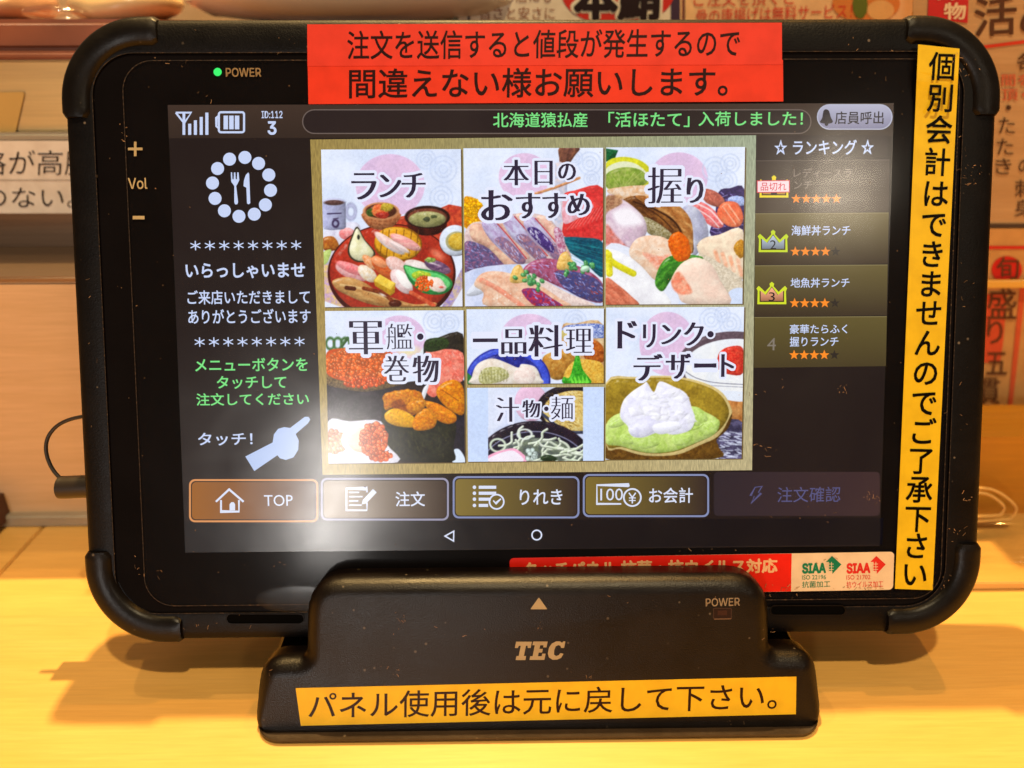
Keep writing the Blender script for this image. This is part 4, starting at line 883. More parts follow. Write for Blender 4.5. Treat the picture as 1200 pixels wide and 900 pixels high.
def art_lunch(a):
    a.paper((370, 235, 182, 165)); a.swirl(650, 150, 70); a.swirl(560, 100, 50); a.swirl(640, 300, 60)
    a.poly([(600, 370), (680, 335), (760, 350), (765, 470), (700, 560), (380, 560), (330, 480), (420, 400)], (170, 52, 40), (208, 84, 50), sc=18, smooth=False)
    a.poly([(20, 640), (140, 590), (150, 900), (20, 900)], (196, 160, 210), (230, 200, 120), sc=16, rim=0, smooth=False); a.poly([(640, 880), (765, 640), (765, 900)], (160, 140, 210), (214, 190, 150), sc=14, rim=0, smooth=False)
    a.poly([(10, 840), (120, 880), (60, 905), (10, 900)], (226, 232, 246), rim=0, smooth=False); a.poly([(690, 880), (760, 760), (770, 900)], (228, 230, 244), rim=0, smooth=False)
    a.poly([(15, 500), (60, 450), (190, 430), (210, 500), (120, 600), (15, 650)], (232, 234, 246), (206, 200, 220), sc=40)
    a.ell(142, 490, 42, 32, (240, 190, 188), (226, 120, 120), sc=24); a.poly([(15, 515), (70, 505), (100, 550), (80, 578), (20, 575)], (200, 128, 46), (160, 80, 30), sc=22, rim=.3)
    a.poly([(15, 590), (60, 575), (40, 640), (15, 650)], (190, 210, 120), rim=.1)
    # mug
    a.ring(163, 374, 24, 11, (150, 152, 184), 36, 1); a.ring(163, 374, 24, 6, (190, 192, 222), 36, .9); a.poly([(14, 320), (135, 320), (137, 455), (125, 466), (60, 472), (22, 466), (14, 450)], (176, 178, 208), (158, 160, 194), smooth=False, hi=-0.3, ang=0); a.ell(74, 322, 62, 20, (196, 198, 226)); a.ell(74, 326, 52, 14, (96, 66, 62)); a.line([(40, 385), (110, 382)], 7, (60, 50, 84)); a.ring(82, 436, 15, 7, (60, 46, 80), 18, 1); a.line([(70, 412), (95, 408)], 5, (60, 46, 80))
    # round tray
    a.ell(378, 700, 338, 262, (70, 18, 14), soft=3); a.ell(378, 690, 326, 246, (186, 58, 36), (158, 42, 28), sc=120, rim=.3, rw=20)
    a.glint(620, 600, 60, 28, .55, 35, (240, 170, 140)); a.glint(200, 560, 40, 10, .3, -30)
    # small bowl
    a.poly([(228, 378), (418, 378), (398, 440), (350, 466), (290, 466), (246, 438)], (198, 130, 84), (150, 84, 50), sc=14, hi=-.3, ang=90); a.ell(322, 372, 96, 48, (206, 142, 96), rim=.1); a.ell(322, 370, 82, 38, (92, 46, 30)); a.ell(268, 378, 24, 22, (86, 116, 44), (50, 70, 30), sc=10); a.ell(318, 370, 46, 36, (222, 92, 48), (240, 150, 90), sc=12, wob=6); a.ell(352, 350, 34, 24, (214, 190, 70), (170, 140, 40), sc=10, wob=5); a.ell(330, 392, 36, 18, (206, 70, 50), (160, 40, 34), sc=10, wob=4)
    # miso soup
    a.ell(565, 440, 105, 60, (100, 32, 24), (60, 18, 16), sc=60, hi=-.5, ang=90); a.ell(566, 402, 120, 60, (44, 20, 18)); a.ell(566, 404, 104, 48, (116, 60, 44)); a.ell(566, 414, 98, 42, (178, 174, 120), (142, 140, 86), sc=30, rim=.35, rw=14); a.ell(560, 414, 22, 12, (62, 72, 48), (100, 100, 70), sc=8, wob=6); a.ell(600, 400, 14, 8, (90, 96, 60), wob=4)
    # egg bowl right
    a.ell(715, 545, 84, 62, (90, 50, 46)); a.ell(712, 526, 82, 82, (222, 230, 242), (200, 208, 226), sc=40, rim=.3); a.ell(722, 530, 60, 52, (170, 164, 120)); a.ell(728, 530, 52, 44, (222, 192, 84), (196, 158, 46), sc=18, rim=.2)
    # leaf shaped white dish
    a.poly([(197, 452), (236, 520), (280, 570), (292, 600), (262, 636), (200, 640), (158, 616), (146, 570), (168, 500)], (60, 52, 36), rim=0); a.poly([(197, 462), (232, 522), (272, 570), (282, 598), (256, 628), (204, 632), (166, 610), (155, 570), (172, 510)], (222, 216, 166), (240, 236, 206), sc=50, rim=.3, rw=14); a.ell(203, 508, 7, 13, (40, 40, 34))
    # wooden round
    a.ell(412, 545, 126, 92, (150, 96, 20)); a.ell(410, 540, 122, 84, (234, 176, 46), (214, 150, 30), sc=14, st=4, rot=10)
    for x in (318, 352, 390, 430, 470, 506): a.line([(x + 14, 470), (x - 2, 610)], 5, (120, 74, 20), alpha=.8)
    a.ell(370, 545, 92, 26, (240, 236, 236), (226, 206, 206), rot=34, rim=.3, rw=9); a.ell(352, 528, 80, 20, (246, 222, 214), (238, 196, 188), rot=36, rim=.15); a.ell(450, 535, 90, 27, (232, 150, 150), (246, 196, 184), rot=26, sc=14, st=5, rim=.3, rw=8); a.ell(420, 560, 60, 14, (240, 220, 216), rot=30)
    # row of nigiri
    a.ell(170, 690, 94, 40, (236, 190, 190), (226, 150, 150), rot=22, rim=.25); a.ell(160, 672, 80, 24, (242, 160, 160), (232, 120, 124), rot=24, sc=16, rim=.2); a.ell(250, 700, 60, 34, (240, 232, 220), (230, 200, 160), rot=40, sc=14, rim=.2)
    a.ell(262, 640, 50, 24, (230, 140, 80), (240, 190, 150), rot=45, sc=10); a.ell(335, 668, 80, 40, (226, 122, 62), (200, 84, 40), rot=44, sc=12, st=3, rim=.3); a.ell(312, 640, 46, 22, (244, 160, 110), rot=30); a.ell(408, 660, 70, 38, (240, 214, 208), (228, 180, 170), rot=36, sc=18, rim=.25)
    a.ell(520, 668, 80, 34, (238, 230, 226), (214, 196, 190), rot=20, sc=20, rim=.25); a.ell(620, 664, 74, 30, (150, 112, 140), (90, 62, 96), rot=22, sc=16, rim=.3, st=3); a.glint(600, 648, 50, 7, .6, 20); a.ell(582, 628, 26, 14, (90, 130, 50), (200, 210, 120), sc=6, wob=4)
    a.ell(430, 742, 78, 42, (236, 216, 214), (222, 190, 190), rot=50, sc=18, rim=.25); a.ell(440, 730, 60, 26, (250, 244, 240), rot=52, sc=10, rim=.1)
    a.poly([(283, 735), (312, 702), (398, 752), (394, 800), (372, 818), (290, 764)], (196, 150, 36), smooth=False); a.poly([(283, 738), (314, 704), (398, 752), (370, 785)], (244, 214, 92), (230, 190, 60), smooth=False, rim=.05)
    # conger eel strip
    a.poly([(66, 738), (140, 718), (230, 745), (300, 790), (390, 830), (500, 862), (606, 852), (590, 878), (380, 878), (250, 858), (130, 808), (84, 780)], (206, 162, 102), (176, 120, 66), sc=24, st=4, rot=25, rim=.35, rw=12)
    a.line([(110, 760), (220, 780), (330, 820), (420, 860)], 14, (226, 196, 140), alpha=.7); a.line([(140, 775), (180, 780)], 22, (84, 34, 16)); a.line([(230, 778), (330, 805), (400, 862)], 20, (110, 44, 20), (150, 70, 34), sc=12); a.ell(396, 858, 34, 20, (84, 30, 16)); a.glint(330, 812, 30, 8, .8, 25)
    # green spoon dish
    a.line([(480, 800), (600, 868)], 22, (190, 70, 40), (226, 120, 80)); a.poly([(444, 655), (520, 672), (620, 690), (680, 720), (700, 760), (668, 800), (610, 812), (540, 800), (480, 750), (452, 700)], (44, 130, 64), rim=.2); a.poly([(450, 662), (520, 680), (618, 700), (672, 730), (686, 760), (656, 784), (606, 790), (548, 780), (494, 738), (462, 700)], (120, 214, 130), (86, 190, 104), rim=.1)
    a.ell(535, 708, 48, 24, (214, 214, 60), (130, 180, 50), sc=10, wob=8); a.ell(610, 755, 54, 34, (240, 206, 190), (250, 236, 226), sc=10, wob=8, rot=30); a.balls(548, 752, 46, 38, 90, 8, (236, 96, 28), 5); a.ell(640, 772, 12, 6, (240, 110, 100))
def art_today(a):
    a.paper((335, 190, 135, 125)); a.swirl(680, 120, 60); a.swirl(600, 90, 40); a.swirl(690, 200, 40)
    a.poly([(520, 36), (625, 36), (600, 80), (545, 160), (500, 200), (520, 110)], (150, 96, 70), (90, 56, 50), sc=20, st=3, rot=-60, rim=.25); a.poly([(480, 150), (560, 150), (540, 480), (500, 470)], (190, 196, 220), (230, 214, 214), sc=30, rim=.1); a.line([(390, 280), (500, 245), (625, 196)], 14, (222, 170, 120), (190, 120, 80), sc=16)
    a.poly([(540, 290), (600, 262), (750, 250), (752, 520), (640, 524), (540, 500), (545, 400)], (226, 70, 66), (200, 44, 46), sc=26, st=4, rot=-10, rim=.1); a.poly([(545, 300), (640, 300), (700, 350), (600, 420), (540, 430)], (240, 200, 214), (226, 150, 160), rim=.1, sc=30)
    for k in range(9): a.line([(560 + k * 22, 470 - k * 7), (620 + k * 20, 400 - k * 9)], 4, (250, 150, 140), alpha=.6)
    a.poly([(530, 512), (640, 510), (752, 540), (752, 720), (650, 640), (540, 560)], (20, 110, 124), (8, 60, 84), sc=18, st=6, rot=14, rim=.15)
    for k in range(6): a.line([(540, 530 + k * 14), (752, 570 + k * 26)], 3, (70, 170, 170), alpha=.5)
    a.poly([(14, 310), (60, 296), (110, 330), (128, 400), (90, 450), (14, 455)], (240, 176, 16), (196, 116, 8), sc=9, rim=.2, wob=8); a.balls(64, 372, 52, 66, 110, 9, (246, 178, 14), 9, (255, 220, 90))
    # fanned silver slices
    a.poly([(14, 520), (50, 440), (130, 420), (330, 380), (480, 420), (560, 590), (480, 640), (330, 650), (240, 700), (100, 700), (14, 690)], (226, 210, 204), (200, 170, 170), sc=40)
    a.poly([(18, 540), (90, 540), (170, 580), (250, 690), (180, 694), (60, 690), (18, 690)], (80, 80, 122), (150, 96, 130), sc=14, rim=.3); a.streaks([(18, 540), (90, 540), (170, 580), (250, 690), (180, 694), (60, 690), (18, 690)], (170, 176, 230), 70, 3, 3, 16, 30)
    a.poly([(50, 450), (110, 440), (180, 520), (260, 600), (300, 650), (250, 670), (150, 570), (60, 520)], (238, 206, 176), (214, 160, 140), sc=30, rim=.3)
    for k, (x, y) in enumerate(((110, 435), (220, 420), (330, 430))):
        q = [(x, y), (x + 60, y - 25), (x + 150, y + 90), (x + 230, y + 190), (x + 190, y + 215), (x + 110, y + 150), (x + 40, y + 80)]
        a.poly(q, (206, 206, 232), (176, 150, 190), sc=16, st=4, rot=50, rim=.35, rw=10)
        q2 = [(x + 70, y + 85), (x + 130, y + 80), (x + 232, y + 192), (x + 190, y + 214), (x + 120, y + 150)]
        a.poly(q2, (118, 104, 146), (176, 120, 130), sc=12, rim=.2); a.streaks(q2, (214, 216, 250), 36, 20 + k, 3, 22, 50)
        a.line([(x + 64, y - 20), (x + 150, y + 78), (x + 236, y + 186)], 7, (190, 40, 50), alpha=.8)
        a.poly([(x + 70, y - 22), (x + 120, y - 30), (x + 190, y + 60), (x + 250, y + 170), (x + 236, y + 180), (x + 150, y + 70)], (242, 214, 196), (226, 170, 150), sc=24, rim=.25, rw=8)
    a.poly([(350, 470), (400, 460), (480, 540), (490, 590), (430, 560)], (90, 66, 140), (60, 40, 100), sc=10); a.streaks([(350, 470), (400, 460), (480, 540), (490, 590), (430, 560)], (240, 240, 255), 40, 7, 4, 20, 55)
    a.poly([(490, 470), (530, 470), (556, 580), (520, 600)], (176, 90, 120), (230, 214, 230), sc=10)
    # lower sushi pair
    a.poly([(14, 700), (300, 650), (520, 700), (752, 800), (752, 875), (14, 875)], (196, 206, 236), (222, 226, 246), sc=80, rim=0)
    a.poly([(330, 690), (370, 640), (450, 620), (560, 640), (680, 690), (752, 760), (752, 850), (660, 840), (560, 790), (430, 730)], (180, 112, 150), (150, 60, 86), sc=20, rim=.3); a.poly([(500, 690), (600, 690), (700, 720), (752, 770), (752, 846), (640, 830), (540, 770)], (62, 72, 136), (100, 76, 110), sc=12, rim=.2); a.streaks([(360, 650), (500, 640), (752, 760), (752, 840), (640, 830), (500, 760)], (176, 186, 246), 130, 12, 3.4, 18, 35); a.streaks([(420, 640), (752, 760), (752, 840)], (190, 70, 50), 26, 13, 3, 30, 40)
    a.poly([(360, 700), (430, 730), (560, 800), (700, 860), (690, 876), (540, 876), (430, 800)], (238, 222, 214), (216, 190, 184), sc=12, rim=.2)
    a.poly([(30, 800), (100, 720), (90, 760), (130, 790), (100, 810), (50, 820)], (214, 218, 230), rim=.2); a.poly([(70, 760), (110, 700), (200, 688), (330, 720), (430, 770), (520, 830), (560, 876), (150, 876), (120, 800)], (238, 210, 186), (224, 170, 140), sc=30, rim=.2); a.line([(110, 735), (210, 790), (330, 876)], 26, (232, 120, 96), (238, 170, 140), alpha=.7)
    a.poly([(320, 790), (400, 780), (480, 830), (540, 876), (400, 876)], (200, 50, 60), (110, 50, 120), sc=16, rim=.1); a.streaks([(380, 780), (540, 876), (420, 876)], (150, 170, 240), 36, 15, 4, 20, 45)
    for _ in range(14): a.glint(random.Random(_).uniform(150, 330), random.Random(_ + 9).uniform(800, 860), 6, 5, .6)
    for cx, cy, sd_ in ((305, 705, 1), (552, 636, 2)):
        a.poly([(cx - 44, cy + 40), (cx - 30, cy - 30), (cx + 6, cy - 52), (cx + 30, cy - 14), (cx + 44, cy + 8), (cx + 30, cy + 40)], (240, 206, 130), (216, 168, 80), sc=14, rim=.25)
        rnd = random.Random(sd_)
        for _ in range(16): x, y = cx + 60 + rnd.gauss(0, 34), cy + 28 + rnd.gauss(0, 18); a.ell(x, y, 15, 11, (40, 118, 70), (120, 190, 110), sc=7, rot=rnd.uniform(0, 90), rim=.4, rw=4); a.glint(x - 3, y - 2, 6, 4, .35, 0, (200, 240, 200))
    a.ell(655, 675, 24, 16, (200, 236, 206), rot=-15, rim=.3)
def art_nigiri(a):
    a.paper((430, 195, 152, 134)); a.swirl(620, 150, 64); a.swirl(700, 120, 50); a.swirl(680, 210, 56)
    a.poly([(44, 40), (110, 50), (90, 100), (44, 110)], (20, 104, 54), (10, 70, 40), sc=10, smooth=False)
    a.poly([(44, 120), (120, 85), (220, 100), (280, 150), (290, 220), (120, 258), (44, 240)], (226, 222, 50), (196, 196, 40), sc=20, rim=.1); a.poly([(44, 150), (120, 110), (200, 120), (262, 170), (275, 215), (120, 250), (44, 240)], (226, 230, 196), rim=0); a.poly([(48, 175), (130, 140), (220, 150), (262, 190), (250, 230), (120, 255), (48, 244)], (120, 150, 50), (164, 176, 90), sc=18, rim=.15)
    for k in range(5): a.line([(130, 255), (60 + k * 46, 165 - (k % 3) * 8)], 3, (190, 200, 120), alpha=.7)
    a.poly([(640, 270), (700, 250), (775, 255), (775, 500), (600, 500), (620, 400)], (70, 52, 110), (40, 28, 70), sc=20, rim=0); a.streaks([(640, 270), (775, 255), (775, 500), (600, 500)], (170, 160, 220), 40, 5, 4, 26, 10)
    a.poly([(690, 300), (740, 290), (775, 300), (775, 340), (700, 330)], (140, 160, 220), (200, 210, 246), sc=10, wob=5)
    a.poly([(480, 340), (540, 320), (610, 360), (665, 430), (650, 460), (600, 450), (520, 390)], (240, 150, 150), (226, 100, 100), sc=14, rim=.2); a.line([(520, 330), (600, 370), (660, 440)], 8, (250, 226, 226), alpha=.9); a.line([(500, 345), (590, 400), (640, 455)], 6, (250, 226, 226), alpha=.9)
    a.poly([(555, 255), (620, 265), (670, 310), (660, 350), (600, 340), (560, 310)], (206, 120, 100), (170, 84, 70), sc=14, rim=.3)
    a.poly([(640, 350), (680, 320), (740, 330), (770, 400), (750, 450), (690, 450), (636, 400)], (238, 138, 96), (224, 96, 60), sc=14, st=4, rot=60, rim=.2); a.line([(660, 345), (730, 440)], 5, (250, 214, 190), alpha=.7); a.line([(690, 335), (750, 420)], 5, (250, 214, 190), alpha=.7)
    # white fish & scorched slice
    a.poly([(50, 262), (150, 240), (260, 236), (340, 260), (300, 320), (130, 310)], (236, 216, 196), (214, 160, 110), sc=26, rim=.1)
    a.poly([(470, 340), (530, 360), (575, 430), (585, 510), (540, 580), (500, 600), (440, 480), (420, 400)], (206, 208, 222), (170, 170, 196), sc=50, rim=.25, rw=26)
    a.poly([(130, 318), (200, 290), (330, 320), (430, 380), (490, 470), (505, 590), (430, 560), (390, 500), (280, 490), (240, 400), (170, 350)], (150, 96, 44), (70, 34, 16), sc=22, st=3, rot=35, rim=.25); a.poly([(240, 400), (330, 440), (400, 500), (370, 520), (290, 500), (255, 470)], (130, 116, 70), (190, 180, 150), sc=9, rim=.3)
    a.poly([(200, 290), (330, 300), (440, 350), (500, 440), (500, 590), (470, 560), (440, 460), (370, 390), (270, 340)], (214, 160, 96), (160, 96, 44), sc=18, st=4, rot=40, rim=.15); a.line([(190, 320), (300, 360), (400, 420), (440, 480)], 9, (50, 22, 10), alpha=.8); a.line([(240, 345), (330, 400), (400, 470)], 6, (60, 28, 12), alpha=.8)
    a.poly([(46, 300), (110, 300), (180, 340), (240, 400), (262, 470), (230, 540), (180, 590), (46, 560)], (226, 206, 216), (206, 176, 196), sc=36, rim=.25, rw=20); a.poly([(46, 295), (110, 292), (130, 330), (60, 370), (46, 380)], (190, 140, 90), (120, 70, 36), sc=14, rim=0, soft=10, alpha=.8); a.poly([(80, 380), (160, 350), (230, 400), (230, 440), (120, 450)], (246, 240, 246), rim=0, soft=30); a.poly([(46, 440), (100, 500), (180, 590), (120, 590), (46, 560)], (206, 110, 96), (230, 170, 170), sc=26, rim=.1, soft=12)
    a.poly([(44, 560), (200, 580), (340, 720), (420, 870), (44, 870)], (226, 230, 244), rim=0)
    a.poly([(170, 570), (210, 515), (290, 498), (370, 520), (420, 600), (380, 700), (320, 740), (250, 690), (180, 620)], (240, 220, 200), (230, 190, 160), sc=30, rim=.22, rw=16); a.poly([(240, 590), (330, 610), (380, 600), (330, 680), (290, 650)], (232, 140, 110), (240, 190, 170), sc=20, rim=0, soft=14)
    a.poly([(44, 580), (130, 590), (220, 650), (300, 740), (390, 868), (200, 868), (44, 740)], (248, 248, 250), (230, 228, 234), sc=60, rim=.12); a.poly([(44, 725), (110, 760), (180, 820), (215, 868), (44, 868)], (190, 96, 70), (226, 140, 110), sc=16, st=6, rot=40, rim=.2)
    a.line([(50, 590), (80, 640), (190, 700)], 34, (232, 226, 50), (206, 196, 30), sc=14); a.line([(60, 600), (64, 700)], 36, (240, 236, 80), (220, 206, 30), sc=14); 
    a.poly([(525, 560), (560, 515), (640, 495), (768, 470), (768, 730), (660, 660), (560, 620)], (244, 228, 200), (232, 206, 180), sc=30, rim=.2); 
    for k in range(4): a.line([(620 + k * 40, 580 + k * 16), (640 + k * 40, 640 + k * 22)], 20, (236, 150, 110), (246, 206, 180), alpha=.8, rim=0, soft=10)
    a.ell(755, 570, 34, 46, (206, 150, 40), (170, 110, 20), sc=8, wob=6); a.poly([(530, 600), (620, 630), (768, 740), (768, 850), (700, 820), (600, 700)], (232, 220, 200), (200, 184, 160), sc=9, rim=.2)
    a.poly([(770, 780), (700, 790), (680, 862), (770, 862)], (208, 220, 244), rim=0)
    a.poly([(304, 740), (330, 660), (380, 610), (480, 600), (560, 620), (480, 680), (400, 720), (350, 790), (318, 780)], (86, 160, 50), (40, 104, 30), sc=20, st=3, rot=-40, rim=.3)
    a.poly([(388, 740), (440, 650), (520, 615), (600, 650), (650, 740), (700, 860), (470, 860), (420, 800)], (240, 208, 190), (244, 224, 206), sc=50, rim=.22, rw=20); a.poly([(392, 730), (430, 690), (470, 740), (500, 800), (440, 810), (400, 780)], (236, 130, 100), (242, 180, 150), sc=22, rim=0, soft=12)
    a.poly([(375, 530), (400, 490), (440, 485), (470, 510), (494, 570), (490, 610), (430, 640), (390, 600)], (240, 122, 24), (214, 84, 10), sc=12, rim=.25, wob=8); a.glint(420, 530, 16, 10, .3, 0, (255, 190, 110))
def art_gunkan(a):
    a.paper((430, 190, 140, 122)); a.swirl(620, 100, 60); a.swirl(700, 110, 50); a.glint(480, 260, 90, 40, .6, 0, (236, 240, 150)); a.poly([(420, 440), (560, 420), (620, 440), (780, 420), (780, 862), (380, 862), (330, 500)], (34, 26, 30), (58, 40, 36), sc=30, rim=0)
    for k in range(3): a.ring(56 + k * 40, 220, 22, 8, (70, 110, 60), 30, 1)
    a.line([(120, 230), (150, 190)], 16, (60, 96, 50)); 
    # roe
    a.poly([(40, 400), (120, 450), (430, 450), (380, 600), (360, 700), (46, 680)], (58, 48, 56), (34, 28, 34), sc=30, rim=0); a.poly([(36, 380), (100, 380), (400, 400), (440, 440), (250, 480), (100, 460), (40, 440)], (150, 120, 70), (80, 60, 40), sc=8)
    a.poly([(36, 270), (120, 245), (330, 250), (420, 300), (420, 400), (250, 440), (120, 420), (36, 380)], (226, 104, 40), (200, 76, 24), sc=20, rim=0); a.balls(220, 330, 190, 88, 420, 13, (236, 110, 44), 3); a.balls(240, 430, 110, 28, 70, 12, (214, 84, 30), 4)
    # upper right tuna
    a.poly([(560, 230), (620, 195), (772, 168), (772, 420), (680, 470), (590, 420)], (30, 26, 24), (52, 44, 34), sc=16, rim=.2); a.poly([(570, 270), (640, 250), (772, 270), (772, 420), (690, 440), (620, 510), (570, 470), (600, 380)], (222, 100, 84), (240, 150, 130), sc=26, rim=.1); a.streaks([(600, 270), (772, 280), (772, 420), (620, 480)], (250, 190, 180), 40, 6, 4, 26, 60, .5); a.poly([(575, 200), (680, 190), (690, 240), (580, 265)], (52, 74, 30), (30, 40, 20), sc=8, rim=.1)
    # front nori
    a.poly([(560, 590), (640, 560), (780, 560), (780, 862), (660, 862)], (22, 18, 26), (40, 34, 50), sc=30, rim=0); a.poly([(720, 800), (750, 790), (780, 830), (780, 862), (716, 862)], (220, 232, 248), rim=0)
    a.poly([(340, 560), (400, 520), (600, 600), (730, 640), (722, 780), (710, 860), (420, 850), (360, 800), (334, 700)], (44, 44, 24), (22, 22, 14), sc=26, rim=.35, rw=20); a.streaks([(350, 640), (700, 680), (700, 840), (400, 840)], (84, 80, 40), 60, 8, 5, 22, 80, .35)
    # urchin
    UN = ((236, 156, 14), (200, 104, 6))
    a.poly([(560, 460), (590, 440), (560, 530), (545, 520)], (232, 234, 240), rim=.1)
    a.poly([(630, 470), (680, 425), (740, 420), (778, 470), (778, 600), (720, 590), (650, 530)], *UN, sc=14, rim=.3, rw=16); a.line([(660, 470), (750, 530)], 4, (130, 60, 6), alpha=.7)
    a.poly([(340, 500), (400, 475), (500, 468), (556, 500), (560, 560), (500, 570), (420, 560), (360, 580), (345, 550)], (222, 150, 30), (186, 96, 14), sc=12, rim=.25, wob=6); a.poly([(384, 550), (440, 520), (470, 560), (520, 600), (450, 610)], (120, 54, 8), (170, 90, 20), sc=10, rim=0)
    a.poly([(350, 600), (400, 570), (470, 590), (530, 640), (510, 672), (420, 668), (360, 640)], (240, 184, 24), (214, 146, 10), sc=10, rim=.3, rw=10); a.poly([(500, 650), (530, 590), (580, 570), (630, 610), (620, 670), (560, 690), (510, 685)], *UN, sc=10, rim=.3, rw=12); a.poly([(560, 530), (640, 545), (730, 600), (735, 640), (690, 655), (630, 630), (580, 570)], (240, 160, 16), (206, 104, 8), sc=10, rim=.3, rw=14); a.poly([(480, 540), (560, 520), (570, 560), (520, 600), (470, 580)], (232, 160, 34), (190, 100, 14), sc=8, rim=.3)
    for x, y in ((420, 500), (480, 600), (560, 610), (660, 590), (700, 460), (400, 610)): a.glint(x, y, 24, 7, .35, 15, (255, 220, 110))
    # white spoon with roe
    a.poly([(44, 640), (160, 640), (330, 640), (360, 760), (420, 862), (44, 862)], (232, 230, 236), (210, 206, 220), sc=60, rim=0); a.balls(80, 750, 60, 60, 90, 15, (238, 150, 110), 14, (255, 226, 210))
    a.ell(220, 740, 104, 84, (248, 244, 244), rim=.15); a.ell(232, 742, 86, 68, (236, 206, 180), rim=.2); a.balls(290, 740, 70, 90, 200, 15, (232, 110, 62), 15); a.balls(330, 830, 60, 22, 50, 13, (228, 100, 50), 16)
def art_dishes(a):
    a.paper((370, 175, 150, 116)); a.swirl(620, 100, 60)
    a.poly([(545, 140), (620, 112), (770, 118), (770, 440), (560, 440)], (222, 200, 160), (190, 140, 90), sc=40, rim=.1); a.poly([(560, 128), (640, 114), (770, 118), (770, 190), (560, 170)], (60, 84, 170), (214, 222, 244), sc=9, rim=.1); a.poly([(545, 150), (640, 140), (700, 160), (640, 200), (560, 200)], (206, 190, 120), rim=.1)
    a.poly([(650, 220), (720, 200), (770, 240), (770, 320), (680, 310)], (206, 116, 44), (150, 66, 20), sc=14, rim=.3)
    a.poly([(440, 310), (480, 270), (560, 262), (620, 300), (600, 370), (540, 415), (480, 400)], (206, 160, 80), (170, 110, 40), sc=24, rim=.3, rw=20); a.poly([(560, 380), (620, 310), (720, 310), (770, 340), (770, 440), (580, 440)], (232, 196, 90), (206, 150, 50), sc=12, rim=.2)
    a.ell(255, 420, 230, 184, (34, 42, 150), rim=.2); a.ell(255, 416, 222, 172, (74, 96, 214), (50, 66, 190), sc=50, rim=.1, rw=8); a.ell(245, 425, 196, 152, (24, 28, 110), (50, 60, 160), sc=40)
    a.poly([(34, 380), (60, 400), (84, 438), (34, 438)], (40, 110, 50), rim=0); a.poly([(60, 400), (90, 330), (170, 300), (250, 325), (310, 350), (330, 330), (400, 345), (430, 400), (420, 440), (70, 440)], (240, 234, 226), (222, 206, 190), sc=36, rim=.2, rw=14)
    a.poly([(96, 410), (120, 360), (180, 345), (240, 360), (260, 400), (200, 430), (120, 440)], (160, 156, 90), (214, 212, 170), sc=10, rim=.1)
    for k in range(9): a.line([(120 + k * 16, 425), (110 + k * 18, 365)], 3, (110, 110, 60), alpha=.6)
    a.ell(345, 395, 60, 48, (244, 232, 224), (232, 208, 200), sc=20, rim=.15)
    a.poly([(556, 400), (590, 400), (620, 290), (640, 286), (660, 360), (705, 436), (560, 438)], (84, 190, 50), (40, 140, 30), sc=14, rim=.2)
    for k in range(5): a.poly([(600 + k * 18, 440), (590 + k * 22, 390), (615 + k * 20, 430)], (120, 220, 70), smooth=False, rim=0)
def art_soup(a):
    a.put(np.ones(len(a.X)), a.tex((206, 222, 250), (198, 214, 246), 200)); ins = ((a.X > 148) & (a.X < 661)); keep = a.C.copy()
    a.put(ins * 1.0, a.tex((222, 228, 246), (204, 212, 238), 100)); a.ell(380, 540, 90, 100, (228, 190, 216))
    a.ell(610, 570, 200, 130, (34, 26, 34), rim=.1); a.ell(620, 590, 176, 116, (196, 160, 80), (230, 214, 150), sc=12); a.streaks([(450, 500), (661, 480), (661, 700), (500, 660)], (120, 90, 40), 60, 30, 3, 26, 30, .6); a.line([(440, 600), (560, 690), (670, 700)], 16, (60, 66, 90))
    a.ell(400, 900, 330, 262, (26, 22, 34), (44, 30, 44), sc=60, rim=.3, rw=10); a.ell(400, 915, 300, 222, (140, 140, 170), rim=0); a.ell(400, 920, 296, 222, (30, 26, 44), rim=0); a.ell(410, 930, 270, 200, (110, 120, 100), (80, 88, 90), sc=30)
    rnd = random.Random(4)
    for k in range(34):
        x = 180 + rnd.random() * 460; y = 735 + abs(x - 350) * 0.22 + rnd.random() * 110; q = [(x, y)]; an = rnd.uniform(-0.6, 0.6)
        for _ in range(4): an += rnd.uniform(-0.9, 0.9); q.append((q[-1][0] + 38 * math.cos(an), q[-1][1] + 26 * math.sin(an)))
        a.line(q, 14, (226, 232, 220), (196, 210, 180), rim=.45, rw=3.5)
    a.ring(345, 710, 38, 9, (226, 234, 226), 26, 1); a.ring(200, 770, 40, 9, (216, 228, 206), 34, 1)
    a.poly([(150, 825), (230, 795), (300, 790), (356, 858), (150, 858)], (246, 176, 206), rim=0); a.poly([(160, 835), (230, 806), (292, 802), (336, 858), (150, 858)], (242, 234, 246), rim=0)
    a.balls(380, 820, 30, 30, 14, 14, (190, 206, 200), 6, (240, 250, 250)); a.ell(470, 840, 56, 20, (24, 40, 26), (50, 70, 40), sc=8, wob=10)
    a.C = np.where(ins[:, None], a.C, keep)
